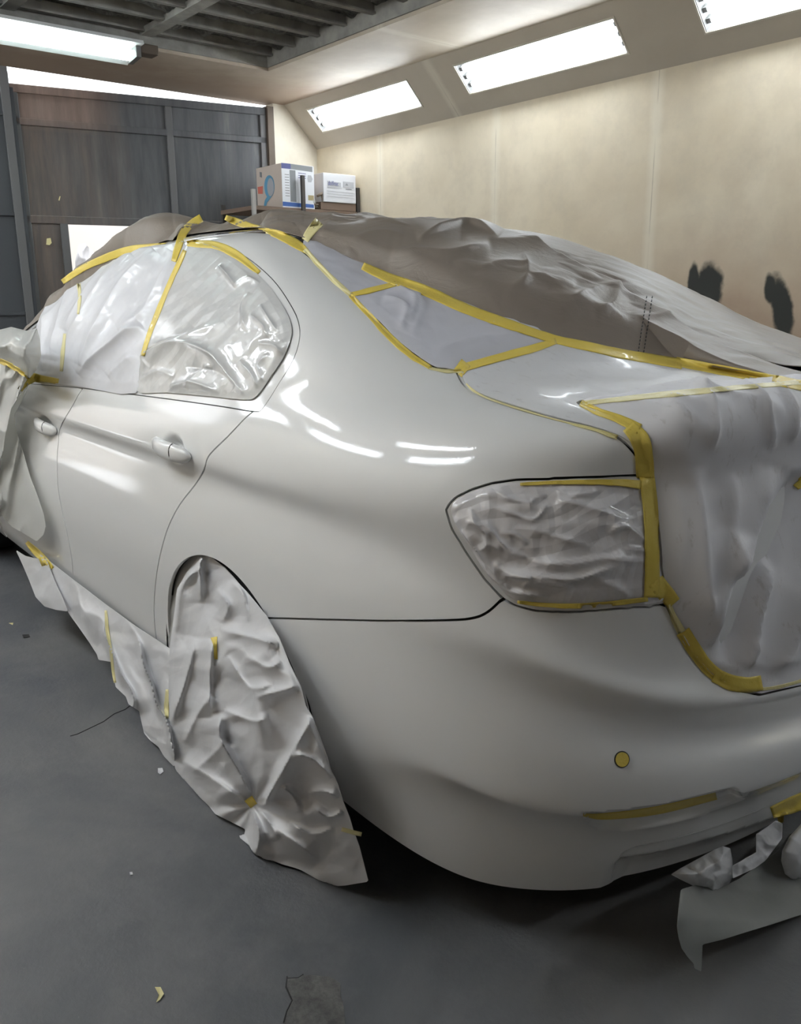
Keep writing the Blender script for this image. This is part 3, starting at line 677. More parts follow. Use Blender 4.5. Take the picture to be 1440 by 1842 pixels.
# cups behind the door handles
HANDLES = [((312, 810), 1.0), ((86, 768), 1.0)]
HC = uv_at([h[0] for h in HANDLES]); HC3 = SP(HC[:, 0], HC[:, 1])
def dimple(P, Nm):
    P = P.copy()
    for c in HC3:
        dx = (P[:, 0]-c[0]-.005)/.062; dz = (P[:, 2]-c[2]-.002)/.036; r = np.sqrt(dx**2+dz**2); ok = P[:, 1] > .5
        k = np.where(ok, np.clip(1.15-r, 0, 1), 0); k = k*k*(3-2*k)
        P -= np.array([0, 1, 0])*(k*.024)[:, None]
    near = (P[:, 0] < -.7) & (P[:, 2] < .6)
    idx = np.where(near)[0]; f = field(U_POCKET, uvg[idx], P3[idx])
    P[idx] -= Nm[idx]*(np.clip(-f/.014, 0, 1)*.016)[:, None]
    df = np.vstack([U_DIFF, [[-.5, U_DIFF[-1][1]], [-.5, -.5], [U_DIFF[0][0], -.5]]]); f = field(df, uvg[idx], P3[idx])
    P[idx] -= Nm[idx]*(np.clip(-f/.006, 0, 1)*.002)[:, None]
    df = np.vstack([U_STEP, [[-.5, U_STEP[-1][1]], [-.5, -.5], [U_STEP[0][0]-.0, -.5]]]); f = field(df, uvg[idx], P3[idx])
    fade = np.clip((U_STEP[0][0]-uvg[idx, 0]-.005)/.07, 0, 1)
    P[idx] -= Nm[idx]*(np.clip(-f/.012, 0, 1)*.014*fade)[:, None]
    return P
P3d = dimple(P3, Nn)
Gd = P3d.reshape(RES_U, RES_V, 3); nd = np.cross(np.gradient(Gd, axis=1), np.gradient(Gd, axis=0)).reshape(-1, 3)
nd /= np.maximum(np.linalg.norm(nd, axis=1), 1e-9)[:, None]
mv = np.linalg.norm(P3d-P3, axis=1) > 1e-5; Nn[mv] = nd[mv]
A0 = np.hstack([P3d, Nn, uvg]); F0 = grid_faces(RES_U, RES_V)
ARCH_C, ARCH_R = np.array([-.02, .29]), .357
ARCH_F = np.array([2.79, .31])
GAP = .0022
def fields(A):
    P = A[:, :3]; uv = A[:, 6:8]; f = {}
    f['lamp'] = field(U_LAMP, uv, P); f['win'] = field(U_WIN, uv, P)
    ov, un = VMAX+.5, -.5
    rd = np.vstack([U_SHUT_R, [[U_SHUT_R[-1][0], un], [U_SHUT_F[-1][0], un]], U_SHUT_F[::-1], [[U_SHUT_F[0][0], U_SHUT_F[0][1]+.02], [U_SHUT_R[0][0]+.03, U_SHUT_R[0][1]+.02]]])
    f['rdoor'] = field(rd, uv, P)
    fd = np.vstack([U_SHUT_F, [[U_SHUT_F[-1][0], un], [U_SHUT_F[-1][0]+1.02, un], [U_SHUT_F[0][0]+1.12, U_SHUT_F[0][1]+.01]]])
    f['fdoor'] = field(fd, uv, P)
    lampi = uv_at([(1197, 1087)])[0]
    low = np.vstack([[[U_SEAM[0][0]+.2, un], [U_SEAM[0][0]+.2, U_SEAM[0][1]]], U_SEAM, U_LAMP[12:17][::-1], U_LOW[1:], [[-.5, U_LOW[-1][1]], [-.5, un]]])
    dfp = np.vstack([U_DIFF, [[-.5, U_DIFF[-1][1]], [-.5, -.5], [U_DIFF[0][0], -.5]]]); f['diff'] = field(dfp, uv, P)
    f['bumper'] = field(low, uv, P)
    lid = np.vstack([U_LID, U_LAMP[10:13], U_LOW[1:], [[-.5, U_LOW[-1][1]], [-.5, VT[NRR+2]], [U_LID[0][0]*.5, VT[NRR+2]]]])
    f['lid'] = field(lid, uv, P)
    gl = np.vstack([U_GLASS, [[-.5, U_GLASS[-1][1]], [-.5, VT[NRR+5]], [U_GLASS[0][0], VT[NRR+5]]]])
    f['rglass'] = field(gl, uv, P)
    sl = np.interp(uv[:, 0], U_SILL[::-1, 0] if U_SILL[0][0] > U_SILL[-1][0] else U_SILL[:, 0], U_SILL[::-1, 1] if U_SILL[0][0] > U_SILL[-1][0] else U_SILL[:, 1])
    f['sill'] = uv[:, 1]-sl
    a = np.hypot(P[:, 0]-ARCH_C[0], P[:, 2]-ARCH_C[1])-ARCH_R; b = np.hypot(P[:, 0]-ARCH_F[0], P[:, 2]-ARCH_F[1])-ARCH_R
    f['arch'] = np.where(P[:, 1] > .6, np.minimum(a, b), 1.)
    return f
def take(conds, A=A0, F=F0):
    """conds: list of (name, sign): sign -1 keeps inside, +1 keeps outside"""
    for nm, sg, off in conds:
        fl = FCACHE_fn(A)[nm] if nm in ('lamp', 'win', 'rdoor', 'fdoor', 'bumper', 'lid', 'rglass', 'sill', 'arch') else nm(A)
        A, F = clip(A, F, (fl if sg < 0 else -fl)+off)
    return A, F
FC = fields(A0); KEYS = list(FC)
A0f = np.hstack([A0]+[FC[k][:, None] for k in KEYS])
def take(conds, A=A0f, F=F0):
    for c in conds:
        if callable(c): fl = c(A)
        else:
            nm, sg, off = c; fl = A[:, 8+KEYS.index(nm)]*(1 if sg < 0 else -1)+off
        A, F = clip(A, F, fl)
    return A, F
car = empty('sedan_car', (0, 0, 0), 'freshly sprayed white four-door sedan, masked with paper and yellow tape', 'car')
PT = MAT['paint']; arch = ('arch', 1, 0)
def xcut(x, s): return lambda A: s*(A[:, 0]-x)
qp = take([arch, ('lamp', 1, GAP), ('win', 1, .0012), ('rdoor', 1, GAP), ('bumper', 1, GAP), ('lid', 1, GAP), ('rglass', 1, GAP), ('fdoor', 1, GAP), xcut(.85, 1)])
skin_obj('quarter_panel', *qp, PT, car)
skin_obj('quarter_panel', *qp, PT, car, mirror='only')
rd = take([arch, ('rdoor', -1, GAP), ('win', 1, .002), ('sill', 1, 0)]); rear_door = skin_obj('rear_door', *rd, PT, car)
skin_obj('rear_door', *rd, PT, car, mirror='only')
fd = take([arch, ('fdoor', -1, GAP), ('win', 1, .002), ('sill', 1, 0)]); front_door = skin_obj('front_door', *fd, PT, car)
skin_obj('front_door', *fd, PT, car, mirror='only')
df_ = take([('diff', -1, .0015), ('bumper', -1, GAP)]); skin_obj('rear_diffuser', *df_, PT, car, depth=.02, mirror=True)
bp = take([arch, ('bumper', -1, GAP), ('lamp', 1, GAP), ('diff', 1, .0015)]); bumper = skin_obj('rear_bumper', *bp, PT, car, depth=.02, mirror=True)
ld = take([('lid', -1, GAP)]); skin_obj('trunk_lid', *ld, PT, car, mirror=True)
rg = take([('rglass', -1, GAP), ('lid', 1, GAP)]); skin_obj('rear_window', *rg, MAT['glass'], car, mirror=True)
fr = take([arch, ('rdoor', 1, GAP), ('fdoor', 1, GAP), ('win', 1, .002), ('rglass', 1, GAP), xcut(.854, -1)]); skin_obj('front_body_and_roof', *fr, PT, car, mirror=True)
wn = take([('win', -1, .02)]); wA = wn[0].copy(); wA[:, :3] -= wA[:, 3:6]*.008
sg = skin_obj('side_window', wA, wn[1], MAT['glass'], car); skin_obj('side_window', wA, wn[1], MAT['glass'], car, mirror='only')
# window surround: a thin painted ring just inside the shut line
wr = take([('win', -1, .0008), lambda A: -A[:, 8+KEYS.index('win')]-.050]); skin_obj('window_frame', *wr, PT, car, depth=.008)
lm = take([('lamp', -1, .002)]); lA = lm[0].copy(); tail = skin_obj('tail_light', lA, lm[1], MAT['lens'], car); skin_obj('tail_light', lA, lm[1], MAT['lens'], car, mirror='only')
rk = take([arch, ('sill', -1, .006), xcut(.25, -1)]); rA = rk[0].copy(); rA[:, 1] -= .004; skin_obj('sill_panel', rA, rk[1], PT, car); skin_obj('sill_panel', rA, rk[1], PT, car, mirror='only')
# dark inner body
inn = take([arch]); iA = inn[0].copy(); iA[:, :3] -= iA[:, 3:6]*.014; skin_obj('inner_body', iA, inn[1], MAT['gap'], car, depth=.001, mirror=True)
# floor pan and wheel wells
mb = MB(); mb.box((-.80, -.60, .155), (3.2, .60, .30))
mb.build('floor_pan', MAT['under'], car)
def well(cx, cz, side):
    V = []; F = []; n = 28
    for i in range(n+1):
        a = math.pi*(-.12+1.24*i/n)
        for y in (.885, .60): V.append((cx+(ARCH_R+.012)*math.cos(a), side*y, cz+(ARCH_R+.012)*math.sin(a)))
    for i in range(n): F.append((2*i, 2*i+1, 2*i+3, 2*i+2))
    k = len(V); V += [(cx, side*.60, cz)]
    for i in range(n): F.append((2*i+1, 2*i+3, k))
    mesh_obj('wheel_well', V, F, MAT['under'], car)
for sd in (1, -1):
    well(ARCH_C[0], ARCH_C[1], sd); well(ARCH_F[0], ARCH_F[1], sd)
def lathe(prof, cx, y0, cz, sd, n=48):
    V = []; F = []; m = len(prof)
    for i in range(n):
        a = 2*math.pi*i/n
        for r, y in prof: V.append((cx+r*math.cos(a), sd*(y0+y), cz+r*math.sin(a)))
    for i in range(n):
        for j in range(m-1): F.append((i*m+j, i*m+j+1, ((i+1) % n)*m+j+1, ((i+1) % n)*m+j))
    return V, F
def wheel(cx, sd, cz=.318):
    e = bpy.data.objects.new('wheel', None); link(e, car)
    tyre = [(.205, -.11), (.26, -.115), (.30, -.112), (.314, -.10), (.318, -.07), (.318, .07), (.314, .10), (.30, .112), (.26, .115), (.215, .108), (.205, .10)]
    V, F = lathe(tyre, cx, .758, cz, sd); mesh_obj('tyre', V, F, MAT['tyre'], e, 'auto')
    V, F = lathe([(.205, -.10), (.19, -.09), (.185, .07), (.20, .10), (.21, .104)], cx, .758, cz, sd); mesh_obj('rim_barrel', V, F, MAT['rim'], e)
    mb = MB()
    for k in range(5):
        a = 2*math.pi*k/5+.3
        for off in (-.13, .13):
            p0 = (cx+.05*math.cos(a+off*2), sd*.848, cz+.05*math.sin(a+off*2)); p1 = (cx+.195*math.cos(a+off), sd*.853, cz+.195*math.sin(a+off))
            mb.tube([p0, p1], [.017, .012], 8)
    V, F = lathe([(.001, .10), (.04, .10), (.06, .09), (.065, .05)], cx, .758, cz, sd); mb.add(V, F)
    mb.build('rim_spokes', MAT['rim'], e, True)
for cx in (ARCH_C[0]+.0, ARCH_F[0]):
    for sd in (1, -1): wheel(cx, sd)
# door handles: a pull bar over the cup with a fixed end piece
def handle(c, parent):
    prof = []
    L = .105; n = 18; m = 10; V = []; F = []
    for i in range(n+1):
        t = -1+2*i/n; x = c[0]-.004+t*L*.96; k = math.sqrt(max(0, 1-abs(t)**3.2)); hz = .021*k+.002; hy = .012*k+.002
        y = c[1]+.022-.016*t*t; z = c[2]+.004+.006*t
        for j in range(m):
            a = 2*math.pi*j/m; V.append((x, y+hy*math.sin(a), z+hz*math.copysign(abs(math.cos(a))**.7, math.cos(a))))
    for i in range(n):
        for j in range(m): F.append((i*m+j, (i+1)*m+j, (i+1)*m+(j+1) % m, i*m+(j+1) % m))
    F += [tuple(range(m)), tuple(range(n*m, n*m+m))[::-1]]
    h = mesh_obj('door_handle', V, F, PT, parent, True)
    # seam of the lock cap
    s = MB(); xs = c[0]-.045
    pts = [(xs, c[1]+.0205+.0125*math.sin(a), c[2]+.003+.0215*math.cos(a)) for a in np.linspace(.1, math.pi-.1, 12)]
    s.tube(pts, .0011, 6); s.build('handle_seam', MAT['gap'], h)
    return h
handle(HC3[0], rear_door); handle(HC3[1], front_door)
# ------------------------------------------------------------------ masking sheets
def grid_normals(V):
    n = np.cross(np.gradient(V, axis=0), np.gradient(V, axis=1)); n /= np.maximum(np.linalg.norm(n, axis=-1), 1e-12)[..., None]; return n
def patch(name, poly_px, off, wr, mat, res=.006, parent=None, edge=.03, mirror=False, uvpoly=None, smooth_poly=True):
    """a sheet lying on the skin inside an outline; wr(P, f) gives its lift in metres"""
    up = uv_at(dens(poly_px, 3, True) if smooth_poly else poly_px) if uvpoly is None else np.asarray(uvpoly, float)
    lo = up.min(0)-res; hi = up.max(0)+res; lo[0] = max(lo[0], 0 if mirror else -.35); lo[1] = max(lo[1], 0); hi = np.minimum(hi, [UMAX, VMAX-.002])
    m = int((hi[0]-lo[0])/res)+2; k = int((hi[1]-lo[1])/res)+2
    u = np.linspace(lo[0], hi[0], m); v = np.linspace(lo[1], hi[1], k); P = S(u, v).reshape(-1, 3)
    uv = np.stack(np.meshgrid(u, v, indexing='ij'), -1).reshape(-1, 2); n = SN(uv[:, 0], uv[:, 1])
    f = field(up, uv, P); w = np.clip(-f/edge, 0, 1)**.8
    P = P+n*(off+w*wr(P, f))[:, None]
    nn = grid_normals(P.reshape(m, k, 3)).reshape(-1, 3); nn *= np.sign((nn*n).sum(1))[:, None]
    A, F = clip(np.hstack([P, nn, f[:, None]]), grid_faces(m, k), f)
    return skin_obj(name, A, F, mat, parent, depth=.0015, mirror=mirror)
def field2(poly, q):
    poly = np.asarray(poly, float); L = np.vstack([poly, poly[:1]]); d = seg_dist(q, L); return np.where(inside(poly, q), -d, d)
def sheet_px(name, poly, axis, depth, mat, res=4, parent=None, closed_smooth=False, edge_noise=0, clamp_z=.004, orig=None):
    """free-hanging sheet: outline seen in the photograph, its own distance from depth(px, py, f) on the given axis"""
    poly = np.asarray(poly, float)
    if closed_smooth: poly = dens(poly, 5, True)
    lo = poly.min(0)-res; hi = poly.max(0)+res; m = int((hi[0]-lo[0])/res)+2; k = int((hi[1]-lo[1])/res)+2
    X = np.linspace(lo[0], hi[0], m); Y = np.linspace(lo[1], hi[1], k); q = np.stack(np.meshgrid(X, Y, indexing='ij'), -1).reshape(-1, 2)
    f = field2(poly, q)
    if edge_noise: f = f+edge_noise*noise(np.column_stack([q/14., q[:, 0]*0]), 5)
    val = depth(q[:, 0], q[:, 1], f)
    D = CF[None]+CR[None]*((q[:, 0]-W/2)/FPX)[:, None]-CU[None]*((q[:, 1]-H/2)/FPX)[:, None]
    V = CAM_POS+D*((val-CAM_POS[axis])/D[:, axis])[:, None]
    V[:, 2] = np.maximum(V[:, 2], clamp_z)
    nn = grid_normals(V.reshape(m, k, 3)).reshape(-1, 3); s = np.sign(((CAM_POS-V)*nn).sum(1)); nn *= np.sign(np.median(s)+.1)
    A, F = clip(np.hstack([V, nn]), grid_faces(m, k), f)
    if np.sign(np.median(s)+.1) > 0: F = F[:, ::-1].copy()
    # keep triangles' duplicated corner last
    F = np.array([[a[1], a[2], a[3], a[3]] if a[0] == a[1] else list(a) for a in F])
    return skin_obj(name, A, F, mat, parent, depth=.0012)
def sm(a, b, x): t = np.clip((x-a)/(b-a), 0, 1); return t*t*(3-2*t)
def qn(px, py, s, seed=0): return np.column_stack([px/s, py/s, np.full(len(px), seed*3.3)])

def drawn(P, lines, px=None):
    """folds along lines read from the photograph: (points, height in metres, width in pixels on one side[, on the other])"""
    q = proj(P) if px is None else px; t = np.zeros(len(q))
    for ln in lines:
        L = dens(ln[0], 5); h, w1 = ln[1], ln[2]; w2 = ln[3] if len(ln) > 3 else w1
        lo, hi = L.min(0)-5*max(w1, w2), L.max(0)+5*max(w1, w2); k = np.where((q > lo).all(1) & (q < hi).all(1))[0]
        if not len(k): continue
        Q = q[k]; best = np.full(len(k), 1e9); sg = np.ones(len(k)); tt = np.zeros(len(k)); n = len(L)-1
        for i in range(n):
            d = L[i+1]-L[i]; a = np.clip(((Q-L[i]) @ d)/max(d @ d, 1e-9), 0, 1); r = Q-(L[i]+a[:, None]*d); dd = np.hypot(r[:, 0], r[:, 1])
            u = dd < best; best[u] = dd[u]; sg[u] = np.sign(d[0]*r[u, 1]-d[1]*r[u, 0]); tt[u] = (i+a[u])/n
        w = np.where(sg > 0, w1, w2); taper = np.clip(np.minimum(tt, 1-tt)*5, .0, 1)**.6
        t[k] += h*taper*np.exp(-np.sqrt((best/w)**2+.006))*1.08
    return t
# --- paper over the rear side window and the windows before it
def folds(ang, wl, amp, seed, warp=.6):
    def fn(P):
        a = P[:, 0]*math.cos(ang)+P[:, 2]*math.sin(ang); b = -P[:, 0]*math.sin(ang)+P[:, 2]*math.cos(ang)
        Q = np.column_stack([a/wl, b/wl*.16, a*0]); Q[:, 0] += warp*noise(np.column_stack([a/wl*.5, b/wl*.35, a*0]), seed)
        return amp*(ridge(Q, seed)*.6+.4*noise(Q*2.1, seed+1))
    return fn
wf1 = folds(.75, .12, .017, 3); wf2 = folds(.35, .15, .012, 9)
WA_L = [([(284, 456), (218, 537), (156, 662)], 0.0210, 16, 9), ([(240, 462), (187, 526), (117, 642)], 0.0180, 14, 8), ([(262, 590), (218, 619), (148, 676)], 0.0210, 12, 6), ([(320, 460), (290, 520), (262, 570), (225, 600)], 0.0120, 14, 7),
        ([(150, 495), (120, 560), (100, 650)], 0.0150, 12, 8), ([(205, 470), (160, 540), (128, 600)], 0.0120, 10, 7), ([(250, 640), (200, 680)], 0.0090, 8, 8), ([(100, 530), (85, 600), (84, 670)], 0.0120, 8, 8)]
WB_L = [([(241, 672), (272, 640), (331, 621), (389, 640), (420, 677), (447, 714)], .016, 13, 7), ([(338, 660), (397, 671), (430, 700)], -.008, 9, 9), ([(268, 655), (331, 612), (408, 580)], .006, 14, 8), ([(397, 480), (414, 498), (432, 520)], .008, 6, 4),
        ([(474, 552), (488, 575), (504, 600)], .006, 5, 3), ([(455, 570), (480, 590), (486, 610)], .006, 5, 4), ([(425, 520), (450, 505), (470, 512)], .006, 5, 4), ([(470, 620), (500, 625), (515, 640)], .006, 5, 3), ([(436, 650), (460, 675), (470, 700)], .008, 6, 4),
        ([(300, 706), (350, 690), (400, 708)], .008, 6, 5), ([(340, 700), (370, 665), (385, 660)], .006, 6, 4), ([(450, 600), (440, 560), (452, 530)], .005, 6, 4), ([(490, 640), (470, 660), (480, 690)], .006, 5, 4), ([(250, 690), (290, 670), (320, 680)], .006, 7, 5)]
LP_L = [([(955, 952), (1002, 965), (1057, 980)], 0.0054, 5, 3), ([(949, 1002), (996, 1008), (1042, 1006), (1089, 999), (1162, 1008)], 0.0108, 14, 5), ([(891, 1006), (911, 1019), (943, 1027), (990, 1031), (1037, 1034), (1072, 1021), (1112, 1010)], 0.0121, 13, 5),
        ([(1089, 957), (1104, 947), (1124, 950), (1160, 976)], 0.0095, 10, 4), ([(1000, 900), (1057, 914), (1130, 940)], 0.0081, 14, 8), ([(1066, 1038), (1095, 1047), (1128, 1068)], 0.0081, 10, 5), ([(960, 1035), (996, 1044), (1030, 1052)], 0.0081, 10, 5),
        ([(830, 951), (855, 975), (874, 1000), (890, 1020), (910, 1046)], 0.0095, 5, 4), ([(841, 936), (876, 942), (900, 965), (925, 990), (955, 1001)], 0.0081, 6, 3), ([(908, 1027), (935, 1030), (955, 1033), (940, 1058)], 0.0095, 6, 4), ([(868, 985), (885, 975), (905, 985)], 0.0068, 4, 4),
        ([(850, 915), (862, 940), (880, 960), (880, 990)], 0.0081, 4, 3), ([(900, 955), (930, 960), (950, 975)], 0.0054, 5, 3), ([(895, 885), (920, 900), (955, 905), (958, 895)], 0.0054, 4, 3), ([(893, 915), (925, 925), (960, 935), (985, 905)], 0.0054, 4, 3), ([(890, 1050), (930, 1062), (985, 1066)], 0.0081, 6, 4), ([(870, 1010), (885, 1035), (920, 1055)], 0.0081, 4, 4), ([(1000, 880), (1020, 892), (1070, 885)], 0.0041, 4, 3), ([(1090, 1000), (1130, 985), (1160, 990)], 0.0068, 8, 4)]
AR_L = [([(361, 996), (360, 1025), (362, 1083)], .030, 10, 7), ([(361, 1022), (332, 1045), (317, 1070), (306, 1162)], .030, 9, 6), ([(384, 1150), (379, 1205), (377, 1290)], .022, 22, 5), ([(353, 1148), (335, 1220), (308, 1303)], .024, 16, 7), ([(332, 1336), (352, 1290), (380, 1250)], .018, 12, 10),
        ([(397, 1283), (397, 1328), (433, 1393), (449, 1428)], .030, 14, 6), ([(560, 1290), (523, 1357), (487, 1422), (474, 1452)], .050, 5, 26), ([(425, 1040), (438, 1070), (447, 1118)], .016, 8, 5), ([(397, 1133), (462, 1148), (500, 1160)], .018, 10, 5), ([(458, 1256), (505, 1243), (537, 1234)], .022, 7, 14), ([(404, 1278), (454, 1296), (482, 1292)], .016, 10, 6),
        ([(410, 1180), (447, 1235), (490, 1232)], .016, 10, 8), ([(505, 1415), (525, 1430), (540, 1460)], .018, 8, 6), ([(527, 1357), (560, 1366), (597, 1397)], .020, 5, 9), ([(552, 1429), (580, 1424), (607, 1434)], .020, 5, 9), ([(494, 1491), (541, 1523), (572, 1549)], .014, 10, 6), ([(452, 1455), (466, 1500), (458, 1540)], .022, 8, 8), ([(470, 1460), (490, 1490), (500, 1510)], .016, 6, 6),
        ([(330, 1370), (380, 1400), (440, 1438)], .014, 12, 8), ([(345, 1390), (390, 1350), (400, 1330)], .012, 12, 8), ([(560, 1450), (590, 1470), (615, 1460)], .018, 7, 6), ([(520, 1480), (560, 1500), (600, 1490)], .014, 9, 6), ([(440, 1180), (480, 1200), (505, 1190)], .014, 8, 6), ([(390, 1060), (410, 1090), (400, 1120)], .014, 9, 6)]
TR_L = [([(1310, 960), (1275, 1060), (1262, 1160)], .022, 24, 16), ([(1375, 1010), (1345, 1100), (1322, 1200)], .028, 14, 10), ([(1192, 756), (1225, 772), (1262, 784)], .010, 4, 10), ([(1240, 728), (1310, 742), (1390, 748)], .012, 5, 12), ([(1420, 850), (1360, 980), (1318, 1090), (1283, 1190)], -.050, 22, 30), ([(1450, 1030), (1399, 1130), (1371, 1217)], .026, 16, 14), ([(1229, 832), (1238, 997), (1250, 1120)], .018, 16, 16), ([(1300, 850), (1290, 960), (1300, 1040)], .014, 20, 14), ([(1370, 840), (1330, 960), (1300, 1040)], .020, 18, 14),
        ([(1250, 712), (1262, 740), (1256, 800)], .012, 7, 7), ([(1330, 712), (1350, 745), (1372, 800)], .014, 8, 6), ([(1390, 712), (1405, 745), (1400, 790)], .012, 8, 8), ([(1190, 740), (1230, 752), (1300, 750)], .010, 8, 8), ([(1196, 870), (1210, 960), (1205, 1040)], .012, 8, 8)]
CV_L = [([(745, 478), (800, 457), (833, 451), (882, 481)], 0.0220, 4, 16), ([(700, 488), (758, 498), (810, 505), (870, 494)], 0.0187, 8, 12), ([(575, 436), (608, 412), (708, 397), (760, 404)], 0.0077, 10, 10), ([(837, 375), (892, 422), (979, 489)], 0.0121, 12, 8), ([(840, 437), (890, 450), (978, 487), (1060, 500)], 0.0121, 12, 8),
        ([(820, 480), (978, 491), (1107, 517), (1198, 528), (1298, 558)], 0.0187, 10, 22), ([(1298, 594), (1350, 581), (1400, 590), (1436, 612)], 0.0143, 8, 12), ([(1120, 606), (1298, 606), (1450, 616)], 0.0143, 8, 12), ([(600, 470), (660, 455), (720, 465)], 0.0088, 8, 8), ([(900, 560), (960, 545), (1020, 556)], 0.0088, 8, 10), ([(1000, 590), (1060, 560), (1100, 556)], 0.0088, 10, 8),
        ([(1200, 545), (1180, 575), (1196, 600)], 0.0088, 6, 8), ([(1100, 540), (1090, 580), (1060, 600)], 0.0099, 8, 8), ([(930, 505), (936, 535), (926, 560)], 0.0077, 6, 6), ([(640, 420), (700, 440), (780, 430)], 0.0088, 10, 8), ([(700, 385), (760, 400), (830, 430)], 0.0066, 12, 10), ([(1240, 560), (1230, 590), (1250, 610)], 0.0077, 7, 7), ([(850, 530), (900, 520), (960, 530)], 0.0077, 8, 8),
        ([(167, 467), (187, 436), (218, 414)], 0.0165, 7, 9), ([(228, 445), (236, 420), (262, 398)], 0.0165, 8, 8), ([(265, 436), (276, 415), (290, 402)], 0.0099, 6, 6), ([(320, 432), (370, 408), (425, 392)], 0.0121, 6, 8), ([(470, 406), (505, 394), (548, 408)], 0.0121, 5, 7), ([(90, 540), (130, 505), (160, 480)], 0.0110, 8, 8)]
WIN_A = [(66, 600), (75, 640), (52, 681), (50, 685), (149, 697), (246, 708), (262, 640), (300, 535), (336, 443), (300, 442), (250, 447), (190, 466), (120, 504), (95, 540)]
WIN_B = [(336, 443), (300, 535), (262, 640), (246, 703), (300, 707), (380, 714), (440, 720), (463, 714), (488, 680), (514, 640), (526, 603), (523, 578), (510, 552), (488, 520), (458, 489), (425, 464), (388, 446), (350, 438)]
patch('window_masking_paper', WIN_A, .004, lambda P, f: .006+.45*wf1(P)+drawn(P, WA_L)+.002*fbm(P*14, 2), MAT['window_paper'], .005)
tag(bpy.data.objects['window_masking_paper'], 'translucent white masking paper with slanting folds over the front side window', 'masking paper', 'masking papers on the car')
o = patch('window_masking_paper', WIN_B, .004, lambda P, f: .004+drawn(P, WB_L)+.008*crumple(P, 4, 4, 5)+.004*crumple(P, 5, 4, 14)*sm(.35, -.1, P[:, 0])+.004*crumple(P, 6, 3, 26)*np.maximum(sm(-.05, -.2, P[:, 0]), .5*sm(1.07, 1.0, P[:, 2])), MAT['glossy_paper'], .004, edge=.018)
tag(o, 'glossy varnish-soaked masking paper over the rear door window, up to the rounded rear corner', 'masking paper', 'masking papers on the car')
# --- rear window and deck
GL_A = [(545, 443), (560, 432), (600, 440), (660, 465), (740, 500), (712, 516), (632, 531), (585, 489)]
GL_B = [(634, 531), (712, 514), (790, 525), (900, 565), (1010, 600), (985, 618), (900, 640), (842, 656), (828, 668), (800, 665), (776, 659), (722, 620), (682, 580)]
DECK = [(832, 668), (842, 655), (920, 637), (985, 615), (1060, 605), (1250, 640), (1440, 680), (1440, 696), (1350, 697), (1230, 709), (1042, 724), (1070, 742), (1142, 768), (1146, 802), (1112, 785), (1062, 769), (1000, 754), (900, 724), (852, 704), (834, 688)]
GB_L = [([(690, 540), (730, 560), (720, 600)], .010, 10, 6), ([(700, 515), (745, 545), (735, 590)], .010, 8, 6), ([(745, 530), (760, 560), (740, 610)], .008, 8, 6), ([(800, 600), (860, 590), (930, 585)], .006, 12, 8), ([(780, 640), (840, 620), (910, 612)], .008, 10, 6), ([(880, 625), (930, 605), (970, 598)], .006, 8, 6), ([(650, 550), (690, 590), (730, 640)], .006, 8, 8),
        ([(840, 640), (980, 642), (1110, 640), (1250, 655)], .004, 10, 6), ([(1100, 700), (1180, 690), (1260, 672)], .004, 12, 8), ([(900, 700), (1000, 690), (1080, 700)], .003, 12, 8)]
gf = folds(.9, .16, .006, 14)
tag(patch('rear_window_paper', GL_A, .004, lambda P, f: .003+.004*fbm(P*9, 6), MAT['glass_paper']), 'small grey-white paper piece high on the rear window, above the short cross tape', 'masking paper', 'masking papers on the car')
tag(patch('rear_window_paper', GL_B, .004, lambda P, f: .004+.5*gf(P)+drawn(P, GB_L)+.002*fbm(P*9, 8), MAT['glass_paper']), 'larger bluish-grey paper on the rear window between two cross tapes', 'masking paper', 'masking papers on the car')
tag(patch('boot_deck_paper', DECK, .004, lambda P, f: .002+.003*fbm(P*6, 9)+.002*gf(P)+drawn(P, GB_L), MAT['deck_paper'], .007), 'flat speckled white paper on the boot lid top behind the rear window', 'masking paper', 'masking papers on the car')
TRUNK = [(1042, 724), (1100, 716), (1230, 705), (1350, 694), (1440, 690), (1440, 1232)][:5]
u1 = uv_at([(1042, 724), (1150, 712), (1290, 699), (1400, 692)]); u2 = uv_at([(1440, 1232), (1365, 1248), (1315, 1238), (1275, 1211), (1240, 1168), (1213, 1120), (1196, 1085), (1188, 1020), (1182, 940), (1177, 880), (1170, 840), (1158, 802), (1142, 770), (1090, 748)])
TU = np.vstack([u1, [[0, u1[-1][1]+.02], [-.2, u1[-1][1]+.02], [-.2, u2[0][1]], [0, u2[0][1]]], u2])
def tw(P, f):
    y, z = P[:, 1], P[:, 2]
    a = y+.30*(z-.75); Q = np.column_stack([a/.115, z/.9, a*0]); Q[:, 0] += .5*noise(Q*.6, 3)
    fold = .030*(ridge(Q*.8, 21)*.5+.5)+.008*noise(Q*2.3, 22)
    return .010+.5*fold*sm(1.04, .86, z)+drawn(P, TR_L)+.004*fbm(P*8, 23)+.010*sm(.93, 1.03, z)*(1+noise(P*7, 5)*.6)
o = patch('boot_lid_paper', None, .004, tw, MAT['trunk_paper'], .007, uvpoly=TU, edge=.05, mirror=True)
tag(o, 'large draped white paper hanging over the back of the boot lid in long soft folds', 'masking paper', 'masking papers on the car')
LP_ = [(812, 915), (822, 900), (850, 886), (886, 874), (928, 869), (1010, 866), (1080, 864), (1149, 862), (1170, 868), (1178, 950), (1184, 1020), (1190, 1080), (1100, 1084), (1028, 1086), (965, 1082), (930, 1078), (905, 1062), (875, 1030), (848, 985), (822, 945)]
